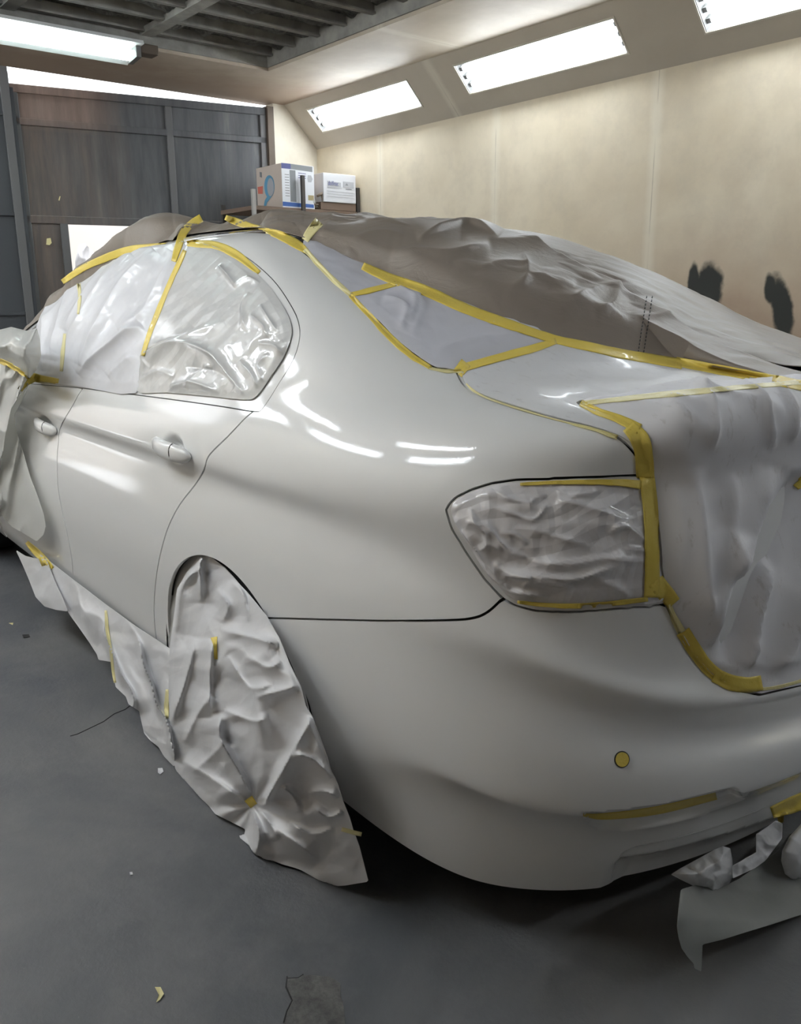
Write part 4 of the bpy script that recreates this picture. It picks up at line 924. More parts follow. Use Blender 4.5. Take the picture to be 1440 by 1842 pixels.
def lw(P, f):
    y = P[:, 1]; k = sm(.60, .80, y); Q = P*np.array([1, 1, 2.6])
    zz = P[:, 2]+.10*(y-.70)*np.sin((P[:, 2]-.83)*8)
    hz = ridge(np.column_stack([zz/.050+.9*noise(P*np.array([7, 7, 10]), 2), y*3.2, y*0]), 7)+.5*ridge(np.column_stack([zz/.022+.9*noise(P*np.array([11, 11, 16]), 3), y*7, y*0]), 8)
    return .005+.0018*hz+drawn(P, LP_L)+.004*crumple(Q, 12, 4, 16)*(.3+.7*k)+.003*k*crumple(P, 13, 4, 34)
o = patch('tail_light_paper', LP_, .003, lw, MAT['lamp_paper'], .0032, edge=.012)
tag(o, 'crinkled shiny paper covering the tail light, most creased at its pointed outer end', 'masking paper', 'masking papers on the car')

# --- brown dust cover over roof, rear window and the far side
COVER_EDGE = [(-60, 640), (0, 612), (40, 592), (80, 545), (112, 506), (165, 470), (210, 452), (250, 440), (300, 434), (323, 436), (334, 425), (358, 413), (404, 404), (430, 408), (462, 412), (500, 418), (546, 430), (571, 441), (654, 478), (700, 498), (760, 524), (840, 556), (915, 584), (998, 611), (1107, 636), (1227, 655), (1330, 672), (1440, 692)]
UC = uv_at(COVER_EDGE, .8)
def cover_lift(P, uv):
    x, y, z = P[:, 0], P[:, 1], P[:, 2]
    base = .012+.012*sm(.2, .6, x)
    glassz = sm(.35, .0, x)*sm(-1.0, -.55, x)
    Q = P @ np.array([[.6, .3, 0], [.5, -.8, .3], [.3, .2, 1.3]])
    nearf = .35+.65*sm(-.35, .1, y)
    f = .030*crumple(Q, 40, 4, 2.6)+nearf*(.024*crumple(P*np.array([1, 1, 1.5]), 43, 4, 7)+.011*crumple(P, 45, 4, 19))
    side = sm(.25, .45, np.abs(y))
    bulge = .035*glassz*sm(.75, .2, np.abs(y))+.020*sm(-.6, -.15, x)*sm(.9, .4, x)*sm(.60, .25, y)+.085*sm(.85, 1.1, x)*sm(1.9, 1.55, x)*np.exp(-((y-.46)/.17)**2)
    g_ = .020*sm(.50, .62, y)*sm(-.1, .3, x)*np.abs(noise(np.column_stack([x/.07, y*4, z*4]), 44))
    return base+np.maximum(f, -.008)*(.6+.4*side)+bulge+g_
m, k = 760, 330
u = np.linspace(0, UMAX-.25, m); v = np.linspace(VT[NRR-2], VMAX, k); P = S(u, v).reshape(-1, 3); uv = np.stack(np.meshgrid(u, v, indexing='ij'), -1).reshape(-1, 2)
n = SN(uv[:, 0], np.minimum(uv[:, 1], VMAX-.004)); n[uv[:, 1] > VMAX-.02] = (0, 0, 1)
vb = np.interp(uv[:, 0], UC[:, 0][::-1], UC[:, 1][::-1]); fl = np.where(True, vb-uv[:, 1], 0.)
PL = P+n*(.005+cover_lift(P, uv)*sm(-.01, .13, -fl)+drawn(P, CV_L)*sm(-.005, .03, -fl))[:, None]
PR_, nR = P*[1, -1, 1], n*[1, -1, 1]
PRr = PR_+nR*cover_lift(PR_, uv)[:, None]
PRr[:, 1] -= .03*sm(1.2, .95, PRr[:, 2]); fr_ = (VT[NRR-1]+.03)-uv[:, 1]+.0*P[:, 0]
AL, FL_ = clip(np.hstack([PL, n]), grid_faces(m, k), fl); AR, FR_ = clip(np.hstack([PRr, nR]), grid_faces(m, k), fr_); FR_ = FR_[:, ::-1]
FR_ = np.array([[a[1], a[2], a[3], a[3]] if a[0] == a[1] else list(a) for a in FR_])
Vc = np.vstack([AL[:, :3], AR[:, :3]]); Fc = tri_clean(np.vstack([FL_, FR_+len(AL)]))
key = np.round(Vc/5e-4).astype(np.int64); _, first, inv = np.unique(key, axis=0, return_index=True, return_inverse=True); inv = inv.ravel()
Fc = [tuple(dict.fromkeys(int(inv[i]) for i in q)) for q in Fc]; Fc = [q for q in Fc if len(q) > 2]
cover = mesh_obj('dust_cover', Vc[first], Fc, MAT['cover'])
so = cover.modifiers.new('thickness', 'SOLIDIFY'); so.thickness = .0015; so.offset = -1
tag(cover, 'crumpled grey-brown dust cover spread over the roof, rear window and far side', 'dust cover')

# --- paper hung in the rear wheel arch
ARCHP = [(361, 997), (375, 999), (404, 1021), (444, 1065), (479, 1108), (502, 1148), (521, 1195), (540, 1234), (550, 1271), (563, 1292), (575, 1325), (588, 1361), (595, 1385), (607, 1411), (616, 1440), (628, 1470), (635, 1494), (646, 1523), (662, 1586), (620, 1593), (574, 1596), (523, 1588), (475, 1578), (436, 1570), (433, 1545), (437, 1510), (441, 1492), (436, 1489), (382, 1462), (335, 1429), (323, 1404), (314, 1379), (309, 1340), (305, 1290), (303, 1230), (305, 1165), (311, 1122), (318, 1060), (335, 1030)]
def arch_depth(px, py, f):
    top_in = -.020*sm(1070, 1010, py)
    t = sm(1000, 1300, py); b = .886+.052*t-.085*sm(430, 670, px)*sm(1300, 1600, py)
    b = b+.02*sm(1000, 1200, py)*np.exp(-((px-400)/70.)**2)
    e = np.clip(-f/25., 0, 1)
    knot = np.exp(-(((px-455)/45.)**2+((py-1448)/60.)**2))
    c = .045*crumple(qn(px, py, 95, 1), 7, 4, 1.0)+.014*crumple(qn(px, py, 38, 2), 9, 4, 1.0)
    rad = np.arctan2(py-1448, px-455); pl = .012*np.cos(rad*9+2*noise(qn(px, py, 60), 4))*np.clip(np.hypot(px-455, py-1448)/40, 0, 1)*np.exp(-np.hypot(px-455, py-1448)/110.)
    fold = .028*np.clip(1-np.abs((px-(548-(py-1270)*.42))/26.), 0, 1)*sm(1240, 1300, py)*sm(1440, 1380, py)
    b = b+.022*sm(425, 480, px)*sm(1640, 1500, py)+0*top_in
    fo = drawn(None, AR_L, np.column_stack([px, py]))
    return b+.55*c*(.25+.75*e)-.035*knot+.6*pl+fo*np.clip(-f/8., 0, 1)
o = sheet_px('wheel_arch_paper', ARCHP, 1, arch_depth, MAT['drape_paper'], 3.0)
tag(o, 'big crumpled white paper hung in the rear wheel arch, gathered by a bit of tape', 'masking paper', 'masking papers on the car')
LINER = [(297, 1150), (294, 1122), (293, 1080), (296, 1048), (306, 1018), (318, 1005), (333, 996), (357, 992), (372, 997), (372, 1040), (340, 1100), (320, 1180), (308, 1180)]
o = sheet_px('wheel_arch_film', LINER, 1, lambda px, py, f: .880+.006*crumple(qn(px, py, 30, 3), 15, 6), MAT['film'], 3)
tag(o, 'thin beige film lining the front inside of the rear wheel arch', 'masking film')
SILL_A = [(28, 989), (45, 1000), (62, 1004), (83, 1006), (100, 1050), (112, 1075), (122, 1100), (100, 1097), (80, 1091), (64, 1074), (52, 1043), (40, 1015)]
SILL_B = [(70, 996), (83, 1005), (132, 1043), (187, 1085), (243, 1126), (295, 1160), (307, 1168), (306, 1290), (312, 1340), (314, 1380), (309, 1376), (295, 1361), (285, 1344), (270, 1332), (259, 1319), (254, 1298), (250, 1279), (231, 1267), (226, 1253), (208, 1236), (203, 1213), (201, 1191), (190, 1189), (177, 1187), (174, 1177), (160, 1155), (146, 1135), (134, 1118), (121, 1099), (102, 1058), (86, 1022)]
def sill_depth(px, py, f):
    top = np.interp(px, [20, 132, 300, 320], [948, 1043, 1163, 1170]); t = np.clip((py-top)/120., 0, 1.5)
    fo = folds2(px, py, .0)
    return .897+.035*t+.018*fo*np.clip(t*2, 0, 1)+.006*crumple(qn(px, py, 26, 5), 17, 6)
def folds2(px, py, seed): 
    a = px-.35*(py-1100); return ridge(np.column_stack([a/24.+.5*noise(qn(px, py, 50), 6), py/170., a*0]), 19)
o = sheet_px('sill_paper', SILL_B, 1, sill_depth, MAT['drape_paper'], 2.5)
tag(o, 'long ragged white paper hanging from the door sill down to the floor', 'masking paper', 'masking papers on the car')
o = sheet_px('sill_paper', SILL_A, 1, lambda px, py, f: .905+.02*sm(1000, 1090, py)+.008*crumple(qn(px, py, 24, 6), 18, 6), MAT['drape_paper'], 2.5)
tag(o, 'short paper pouch hanging under the front door, foremost of the sill papers', 'masking paper', 'masking papers on the car')
FILM = [(-30, 720), (0, 706), (22, 698), (40, 690), (52, 688), (40, 720), (26, 745), (28, 775), (36, 797), (54, 858), (68, 895), (78, 924), (82, 947), (78, 962), (66, 974), (40, 958), (22, 948), (8, 934), (0, 920), (-30, 895)]
o = sheet_px('front_wing_film', FILM, 1, lambda px, py, f: .925+.03*sm(60, -20, px)+.012*ridge(np.column_stack([(px+.15*(py-800))/22., py/150., px*0]), 3), MAT['film'], 3)
tag(o, 'milky film hanging down over the front door at the left edge of the photo', 'masking film')
MIR = [(-60, 600), (-20, 590), (0, 593), (20, 588), (48, 595), (66, 590), (72, 610), (74, 640), (66, 665), (52, 682), (30, 672), (0, 655), (-60, 640)]
o = sheet_px('mirror_wrap', MIR, 1, lambda px, py, f: .93+.09*np.clip(-f/30., 0, 1)**.6+.02*crumple(qn(px, py, 22, 7), 23, 7), MAT['film'], 3)
tag(o, 'white film bundled around the door mirror at the left edge of the photo', 'masking film')
MIR2 = [(-60, 645), (0, 650), (30, 668), (50, 682), (42, 700), (20, 735), (8, 790), (0, 860), (4, 930), (-60, 900)]
o = sheet_px('front_wing_film', MIR2, 1, lambda px, py, f: .95+.03*ridge(np.column_stack([(px+.3*(py-800))/20., py/120., px*0]), 5), MAT['film'], 3)
tag(o, 'bunched milky film below the wrapped door mirror', 'masking film')

# --- papers under the rear bumper
def dx(base, amp, s, seed): return lambda px, py, f: base+amp*crumple(qn(px, py, s, seed), seed, 7)
HANG = [(1224, 1600), (1221, 1629), (1218, 1667), (1221, 1688), (1226, 1706), (1237, 1722), (1248, 1734), (1249, 1742), (1261, 1748), (1262, 1725), (1263, 1699), (1300, 1690), (1331, 1680), (1390, 1662), (1450, 1642), (1520, 1610), (1520, 1480), (1420, 1500), (1400, 1530), (1330, 1580), (1290, 1600), (1250, 1592)]
o = sheet_px('bumper_hanging_paper', HANG, 0, lambda px, py, f: -1.03-.095*sm(1540, 1660, py)-.02*sm(1300, 1440, px)+.03*sm(1224, 1264, px)*sm(1700, 1600, py)+.01*noise(qn(px, py, 90, 3), 2), MAT['dull_shaded_paper'], 3)
tag(o, 'dull grey paper sheet, toned down for shade, hanging from under the middle of the rear bumper to the floor', 'masking paper', 'masking papers on the car')
BAG = [(1206, 1573), (1223, 1562), (1258, 1543), (1285, 1528), (1300, 1522), (1313, 1526), (1317, 1548), (1318, 1575), (1312, 1588), (1296, 1604), (1280, 1615), (1270, 1602), (1245, 1593), (1223, 1582)]
o = sheet_px('exhaust_paper', BAG, 0, lambda px, py, f: -1.02-.05*np.clip(-f/22., 0, 1)**.7+.02*crumple(qn(px, py, 20, 4), 8, 7), MAT['drape_paper'], 2)
tag(o, 'crumpled paper wad stuffed over the exhaust tip under the bumper', 'masking paper', 'masking papers on the car')
STRIP = [(1360, 1501), (1380, 1488), (1396, 1476), (1407, 1482), (1406, 1508), (1392, 1527), (1376, 1548), (1357, 1562), (1318, 1580), (1316, 1559), (1340, 1545), (1360, 1534)]
o = sheet_px('bumper_paper_strip', STRIP, 0, dx(-1.06, .012, 22, 6), MAT['drape_paper'], 2)
tag(o, 'narrow twisted paper strip slung from the yellow tape below the bumper', 'masking paper', 'masking papers on the car')
PIPE = [(1470, 1455), (1440, 1482), (1419, 1505), (1406, 1530), (1404, 1548), (1411, 1572), (1427, 1584), (1470, 1584)]
o = sheet_px('tow_cover_paper', PIPE, 0, lambda px, py, f: -1.05-.03*np.clip(-f/30., 0, 1)**.6, MAT['drape_paper'], 2.5)
tag(o, 'rounded paper-wrapped shape under the bumper at the right edge of the photo', 'masking paper', 'masking papers on the car')

# ------------------------------------------------------------------ yellow tapes, laid on whatever is below them
from mathutils.bvhtree import BVHTree
def make_bvh(skip=('inner_body', 'floor', 'wall')):
    V = []; F = []; n = 0
    for ob in list(scene.objects):
        if ob.type != 'MESH' or ob.name.startswith(skip): continue
        if ob.name.split('.')[0] not in SURF: continue
        me = ob.data; a = np.empty(len(me.vertices)*3); me.vertices.foreach_get('co', a); V.append(a.reshape(-1, 3))
        F += [[i+n for i in p.vertices] for p in me.polygons]; n += len(me.vertices)
    return BVHTree.FromPolygons(np.concatenate(V).tolist(), F)
SURF = {'quarter_panel', 'rear_door', 'front_door', 'rear_bumper', 'rear_diffuser', 'trunk_lid', 'rear_window', 'window_frame', 'front_body_and_roof', 'window_masking_paper', 'rear_window_paper', 'boot_deck_paper', 'boot_lid_paper', 'tail_light_paper', 'dust_cover', 'wheel_arch_paper', 'sill_paper', 'mirror_wrap', 'front_wing_film', 'sill_panel', 'side_window'}
BVH = make_bvh()
def depth_at(px, py):
    d = CF+CR*(px-W/2)/FPX-CU*(py-H/2)/FPX; l = np.linalg.norm(d); h = BVH.ray_cast(Vector(CAM_POS), Vector(d/l))
    return (h[3]/l if h[0] is not None else np.nan)
TAPES = 'yellow masking tapes on the car'
def tape(pts, width, label, mat='tape', lift=.0025, step=5, na=6, name='masking_tape', group=TAPES, ragged=.6, smooth_n=1, curve=True):
    """width in pixels (one number or one per point)"""
    P = np.array(pts, float); Wd = np.broadcast_to(width, (len(P),)).astype(float)
    Q = dens(np.column_stack([P, Wd]), 10) if (curve and len(P) > 2) else np.column_stack([P, Wd])
    s = np.concatenate([[0], np.cumsum(np.linalg.norm(np.diff(Q[:, :2], axis=0), axis=1))]); n = max(3, int(s[-1]/step))
    t = np.linspace(0, s[-1], n); C = np.column_stack([np.interp(t, s, Q[:, i]) for i in range(3)])
    T = np.gradient(C[:, :2], axis=0); T /= np.linalg.norm(T, axis=1)[:, None]; Nn_ = np.stack([-T[:, 1], T[:, 0]], -1)
    D = np.zeros((n, na+1)); PX = np.zeros((n, na+1, 2))
    for i in range(n):
        for j in range(na+1):
            w = (j/na-.5)*C[i, 2]; jit = ragged*(noise(np.array([[t[i]/16, j, 3.3+len(pts)]]), 7)[0]) if j in (0, na) else 0
            if i in (0, n-1): jit += 0
            p = C[i, :2]+Nn_[i]*(w+jit); PX[i, j] = p; D[i, j] = depth_at(*p)
    ok = np.isfinite(D)
    if not ok.any(): print('TAPE MISSED', label); return None
    med = np.nanmedian(D); D = np.where(ok, D, np.nan)
    for i in range(n):
        r = D[i]; g_ = np.isfinite(r)
        if g_.any(): D[i] = np.interp(np.arange(na+1), np.where(g_)[0], r[g_])
        else: D[i] = D[i-1] if i else med
    D = np.where(np.isfinite(D), D, med)
    for _ in range(3):
        for i in range(n):
            nb = np.median(D[max(0, i-3):i+4]); D[i] = np.where(np.abs(D[i]-nb) > .06, nb, D[i])
    for _ in range(smooth_n):
        E = np.pad(D, 1, mode='edge'); lo = np.minimum.reduce([E[a:a+n, b:b+na+1] for a in range(3) for b in range(3)])
        av = sum(E[a:a+n, b:b+na+1] for a in range(3) for b in range(3))/9; D = np.minimum(D, av)
    Z = CF[None, None]+CR*((PX[..., :1]-W/2)/FPX)-CU*((PX[..., 1:]-H/2)/FPX)
    li = lift+.0008*noise(np.stack([PX[..., 0]/7, PX[..., 1]/7, PX[..., 0]*0], -1), 9)
    V = CAM_POS+Z*(D-li*1.2)[..., None]
    F = grid_faces(n, na+1); o = mesh_obj(name, V.reshape(-1, 3), F, MAT[mat]); so = o.modifiers.new('thickness', 'SOLIDIFY'); so.thickness = .0006
    tag(o, label, 'masking tape', group); return o
tape([(112, 507), (150, 482), (200, 460), (240, 448), (302, 443)], [9, 12, 14, 14, 13], 'long curved yellow tape along the roof edge above the front side window')
tape([(362, 392), (345, 402), (330, 418), (322, 438), (312, 470)], [15, 13, 14, 14, 9], 'short upright tape strap holding the dust cover at the top of the side windows')
tape([(336, 438), (355, 438), (390, 442), (425, 458), (466, 490)], [9, 13, 14, 15, 8], 'curved yellow tape along the top of the rear door window')
tape([(332, 450), (318, 480), (300, 520), (282, 565), (265, 610), (256, 640)], [8, 9, 9, 9, 9, 8], 'thin slanting tape joining the two side window papers')
tape([(141, 510), (143, 535), (140, 565)], [7, 6, 4], 'short faint tape strip on the front window paper, upper of two', 'paletape')
tape([(116, 600), (112, 640), (110, 668)], [5, 7, 6], 'short faint tape strip on the front window paper, lower of two', 'paletape')
tape([(-40, 628), (0, 648), (30, 662), (60, 678), (105, 686)], [14, 12, 12, 15, 10], 'bright yellow tape running from the wrapped mirror along the window sill')
tape([(60, 680), (45, 690), (36, 702)], [14, 12, 9], 'small crumpled yellow tape end under the wrapped mirror')
tape([(405, 391), (430, 401), (470, 413), (505, 424), (535, 440), (552, 452)], [10, 13, 11, 15, 16, 10], 'yellow tape along the cover edge over the roof rail')
tape([(574, 398), (560, 414), (548, 432)], [19, 17, 13], 'short wide tape tab on the dust cover at the top of the rear window', 'paletape')
tape([(548, 448), (575, 478), (605, 508), (632, 532)], [9, 9, 9, 8], 'pale tape edging the upper rear window paper along the pillar', 'paletape')
tape([(630, 531), (660, 563), (695, 600), (735, 636), (775, 662)], [8, 9, 11, 11, 7], 'yellow tape edging the lower rear window paper along the pillar')
tape([(772, 662), (800, 667), (832, 668)], [5, 6, 6], 'narrow pale tape at the foot of the rear window', 'paletape')
tape([(631, 530), (670, 521), (712, 510)], [8, 10, 9], 'short cross tape between the two rear window papers')
tape([(652, 478), (700, 500), (760, 521), (840, 556), (915, 583), (998, 610), (1060, 623), (1107, 634), (1170, 645), (1227, 655)], [14, 17, 19, 18, 17, 15, 16, 17, 17, 18], 'longest yellow tape, holding the lower edge of the dust cover across the rear window')
tape([(1215, 650), (1300, 666), (1380, 681), (1470, 699)], [17, 17, 18, 19], 'wide yellow tape carrying on along the dust cover to the right edge of the photo')
tape([(1000, 613), (960, 626), (900, 642), (836, 660)], [11, 14, 14, 15], 'yellow tape along the top of the boot deck, under the long cover tape')
tape([(838, 652), (822, 672)], [20, 20], 'small square tape piece at the inner corner of boot deck and pillar', curve=False)
tape([(838, 690), (855, 706), (900, 725), (1000, 755), (1060, 770), (1110, 787)], [4, 4, 4, 4, 5, 8], 'thin pale tape line edging the boot deck paper', 'paletape')
tape([(1450, 686), (1350, 695), (1230, 706), (1130, 716), (1042, 726)], [9, 8, 11, 9, 8], 'thin pale yellow tape across the boot deck between the two papers', 'paletape')
tape([(1044, 724), (1075, 740), (1110, 752), (1150, 772)], [12, 13, 15, 20], 'yellow tape slanting from the deck tape towards the boot corner')
tape([(1130, 766), (1150, 790), (1158, 820), (1160, 860)], [26, 34, 32, 32], 'crumpled wide yellow tape over the boot lid corner above the tail light')
tape([(1163, 856), (1168, 900), (1172, 950), (1173, 1010), (1172, 1075)], [27, 27, 26, 26, 28], 'straight wide yellow tape down the inner edge of the tail light')
tape([(1178, 1045), (1200, 1072), (1212, 1086)], [32, 30, 26], 'short slanted yellow tape at the foot of the tail light edge')
tape([(1202, 1088), (1212, 1112), (1226, 1138)], [10, 12, 16], 'narrow pale tape between the tail light and the lower boot tape', 'paletape')
tape([(1228, 1136), (1248, 1168), (1272, 1200), (1298, 1222)], [26, 26, 24, 24], 'wide yellow tape slanting down the lower edge of the boot lid paper')
tape([(1285, 1214), (1315, 1228), (1345, 1232), (1370, 1228)], [26, 28, 28, 26], 'wrinkled yellow tape at the lowest point of the boot lid paper')
tape([(1368, 1240), (1400, 1236), (1450, 1222)], [6, 6, 6], 'thin tape line under the boot lid paper at the right edge of the photo', 'paletape')
tape([(935, 871), (1000, 868), (1060, 867), (1110, 868), (1152, 872)], [5, 7, 9, 12, 16], 'yellow tape along the top edge of the tail light paper')
tape([(930, 1083), (985, 1089), (1040, 1090), (1100, 1086), (1165, 1078)], [5, 8, 9, 9, 8], 'thin olive tape along the bottom edge of the tail light paper')
tape([(384, 1146), (387, 1165), (388, 1186)], [12, 6, 5], 'small tape scrap near the middle of the wheel arch paper')
tape([(446, 1436), (456, 1450)], [16, 14], 'small yellow tape knot gathering the wheel arch paper', curve=False)
tape([(300, 1240), (299, 1268), (300, 1292)], [5, 8, 6], 'tape strip where sill paper and wheel arch paper meet', 'paletape')
tape([(190, 1098), (193, 1135), (199, 1170), (203, 1205), (207, 1228)], [4, 6, 5, 5, 4], 'thin wavering tape hanging down the sill paper', 'paletape')
tape([(48, 975), (62, 990), (78, 1005), (95, 1022)], [7, 13, 12, 6], 'crumpled yellow tape on the front door sill')
tape([(74, 1002), (78, 1018)], [10, 7], 'loose tape tail hanging from the front door sill', curve=False)
tape([(1432, 868), (1436, 872), (1450, 860)], [16, 18, 16], 'yellow tape patch on the boot lid paper at the right edge of the photo')
tape([(1049, 1466), (1080, 1469), (1140, 1464), (1200, 1454), (1288, 1432)], [5, 11, 14, 15, 13], 'yellow tape filling the long reflector slot in the bumper', lift=.0015, ragged=0, group='tapes on the rear bumper')
tape([(1388, 1462), (1420, 1450), (1470, 1430)], [20, 28, 32], 'yellow tape patch below the bumper at the right edge of the photo', group='tapes on the rear bumper')
tape([(1402, 1462), (1404, 1480)], [14, 8], 'small yellow tape end dangling under the bumper', curve=False, group='tapes on the rear bumper')
tape([(614, 1492), (632, 1497), (650, 1501)], [7, 8, 7], 'tiny yellow-green tape bit under the front corner of the bumper', 'paletape', group='tapes on the rear bumper')
# parking sensor dot
c0 = uv_at([(1118, 1366)])[0]; C0 = SP(np.array([c0[0]]), np.array([c0[1]]))[0]; n0 = SN(np.array([c0[0]]), np.array([c0[1]]))[0]
def disc(name, C, n, r, h, mat, parent=None):
    a = np.cross(n, [0, 0, 1]); a /= np.linalg.norm(a); b = np.cross(n, a); V = [C+n*h]; k = 28
    for i in range(k): V.append(C+n*h+r*(math.cos(2*math.pi*i/k)*a+math.sin(2*math.pi*i/k)*b))
    for i in range(k): V.append(C-n*.004+r*(math.cos(2*math.pi*i/k)*a+math.sin(2*math.pi*i/k)*b))
    F = [(0, 1+(i+1) % k, 1+i) for i in range(k)]+[(1+i, 1+(i+1) % k, 1+k+(i+1) % k, 1+k+i) for i in range(k)]
    return mesh_obj(name, V, F, mat, parent, False)
disc('sensor_ring', C0, n0, .0138, .0008, MAT['gap'], car); o = disc('round_tape_dot', C0, n0, .0120, .0018, MAT['tape']); tag(o, 'round yellow tape dot on the parking sensor in the bumper', 'masking tape', 'tapes on the rear bumper')

# stitched seam of the dust cover: two rows of dashes
for dx_ in (-5, 5):
    for i in range(16):
        a = i/16; b = (i+.62)/16; x = lambda t: 1168+dx_-16*t; y = lambda t: 532+104*t
        o = tape([(x(a), y(a)), (x(b), y(b))], 1.6, None, 'gap', lift=.0035, step=3, na=2, name='stitch', group=None, ragged=0, smooth_n=0, curve=False)
        if o:
            o.parent = cover
            for kk in ('label', 'category', 'group'):
                if kk in o: del o[kk]
# ------------------------------------------------------------------ shelf rack with boxes in the far corner
def rb(name, lo, hi, mat, parent=None, bevel=.002): return MB().box(lo, hi, room).build(name, mat, parent, bevel=bevel)
MAT['rack'] = simple('dark_rack_steel', (.06, .055, .05), .5, .4); MAT['rack_light'] = simple('pale_rack_post', (.35, .34, .32), .5)
MAT['plank'] = simple('brown_plank', (.16, .11, .08), .7)
rk_ = empty('shelf_rack', tuple(room([4.05, -2.0, 0])), 'tall steel shelf rack in the far corner, carrying the cartons', 'shelf')
for x, y, zt, mt in ((3.88, -1.545, 1.97, 'rack_light'), (3.86, -1.955, 2.09, 'rack'), (3.88, -2.475, 2.04, 'rack'), (4.36, -1.56, 1.90, 'rack'), (4.36, -2.475, 1.90, 'rack')):
    rb('rack_post', (x-.012, y-.014, 0), (x+.012, y+.014, zt), MAT[mt], rk_)
for z in (.45, 1.15, 1.86): rb('shelf_board', (3.87, -2.48, z-.03), (4.37, -1.54, z), MAT['plank'], rk_)
def carton(name, x0, x1, y0, y1, z0, z1, mat, label, group='cartons on the shelf rack'):
    e = empty(name, tuple(room([(x0+x1)/2, (y0+y1)/2, z0])), label, 'carton', group)
    rb('carton_body', (x0, y0, z0), (x1, y1, z1), mat, e, .004); return e
MAT['cream_card'] = simple('pinkish_carton', (.60, .52, .46), .7); MAT['white_card'] = simple('white_carton', (.66, .67, .70), .6)
MAT['ink_blue'] = simple('blue_print', (.03, .10, .34), .5); MAT['ink_cyan'] = simple('light_blue_print', (.12, .34, .52), .5); MAT['ink_navy'] = simple('navy_print', (.06, .07, .22), .5)
MAT['ink_grey'] = simple('grey_print', (.20, .21, .22), .6); MAT['ink_red'] = simple('red_print', (.62, .17, .12), .6); MAT['ink_pale'] = simple('pale_print', (.42, .43, .46), .6); MAT['ink_tan'] = simple('tan_print', (.36, .30, .16), .6)
MAT['white_print'] = simple('white_print', (.74, .76, .80), .5)
e = carton('carton', 3.90, 4.26, -2.085, -1.80, 1.862, 2.168, MAT['cream_card'], 'open-topped pinkish carton with blue oval print on the left of the shelf rack')
# left face is y = -1.80 (x from 4.26 at its left edge to 3.90); front face is x = 3.90
def on_left(u, v): return (4.26-.36*u, -1.7975, 1.862+.306*v)
def on_front(u, v): return (3.8975, -1.80-.285*u, 1.862+.306*v)
def flat(name, pts, mat, face, off=0, parent=e):
    V = [face(*p) for p in pts]; V = room(V); n = np.cross(V[1]-V[0], V[2]-V[0]); n /= np.linalg.norm(n); n *= np.sign((CAM_POS-V[0]) @ n)
    V = V+n*off; W2 = V-n*.0012; k = len(V)
    return mesh_obj(name, np.vstack([V, W2]), [tuple(range(k)), tuple(range(k, 2*k))[::-1]]+[(i, k+i, k+(i+1) % k, (i+1) % k) for i in range(k)], mat, parent, False)
def oval(cx, cy, rx, ry, n=24, a0=0, a1=2*math.pi): return [(cx+rx*math.cos(a0+(a1-a0)*i/n), cy+ry*math.sin(a0+(a1-a0)*i/n)) for i in range(n)]
flat('blue_oval_print', oval(.52, .52, .20, .26), MAT['ink_cyan'], on_left, .0003)
flat('pale_figure_print', oval(.57, .50, .13, .21), MAT['ink_pale'], on_left, .0008)
flat('figure_tail_print', [(.42, .30), (.56, .26), (.40, .16), (.34, .02), (.24, .02), (.32, .22)], MAT['ink_cyan'], on_left, .0006)
flat('red_mark_print', [(.06, .40), (.24, .38), (.26, .56), (.05, .56)], MAT['ink_red'], on_left, .0003)
flat('small_mark_print', [(.16, .78), (.24, .76), (.24, .88), (.16, .90)], MAT['ink_grey'], on_left, .0003)
flat('side_panel_print', [(0, 0), (.99, 0), (.99, .99), (0, .99)], MAT['white_print'], on_front, .0003)
flat('top_band_print', [(.0, .88), (.28, .88), (.28, 1), (.0, 1)], MAT['ink_navy'], on_front, .0006)
flat('top_band_print', [(.28, .88), (.95, .86), (.95, .98), (.28, 1)], MAT['ink_grey'], on_front, .0006)
flat('bottom_band_print', [(0, .03), (.96, .03), (.96, .11), (0, .13)], MAT['ink_blue'], on_front, .0006)
flat('grey_panel_print', [(.24, .14), (.42, .14), (.42, .86), (.24, .86)], MAT['ink_grey'], on_front, .0006)
for k in range(9): flat('text_line_print', [(.09, .74-.06*k), (.22, .74-.06*k), (.22, .755-.06*k), (.09, .755-.06*k)], MAT['ink_grey'], on_front, .0006)
for k in range(3): flat('text_line_print', [(.50, .80-.05*k), (.74, .795-.05*k), (.74, .81-.05*k), (.50, .815-.05*k)], MAT['ink_navy'], on_front, .0006)
flat('hexagon_print', [(.80, .62), (.90, .62), (.95, .70), (.90, .78), (.80, .78), (.78, .70)], MAT['ink_pale'], on_front, .0006)
flat('tan_square_print', [(.79, .20), (.97, .20), (.97, .32), (.79, .32)], MAT['ink_tan'], on_front, .0006)
e2_ = carton('carton', 3.86, 4.10, -2.445, -2.14, 1.918, 2.125, MAT['white_card'], 'small white carton with blue lettering on the right end of the shelf rack')
def on_f2(u, v): return (3.8575, -2.14-.305*u, 1.918+.207*v)
flat('lettering_band_print', [(.13, .56), (.53, .55), (.53, .70), (.30, .71), (.13, .73)], MAT['ink_pale'], on_f2, .0003, e2_)
flat('grey_badge_print', [(.60, .55), (.93, .54), (.93, .75), (.60, .75)], MAT['ink_pale'], on_f2, .0003, e2_)
flat('triangle_print', [(.66, .62), (.76, .62), (.71, .70)], MAT['ink_grey'], on_f2, .0008, e2_)
flat('text_line_print', [(.12, .50), (.55, .49), (.55, .51), (.12, .52)], MAT['ink_pale'], on_f2, .0003, e2_)
flat('text_line_print', [(.68, .48), (.86, .48), (.86, .505), (.68, .505)], MAT['ink_grey'], on_f2, .0003, e2_)
for k in range(3): flat('text_line_print', [(.10, .38-.09*k), (.92, .365-.09*k), (.92, .375-.09*k), (.10, .39-.09*k)], MAT['ink_pale'], on_f2, .0003, e2_)
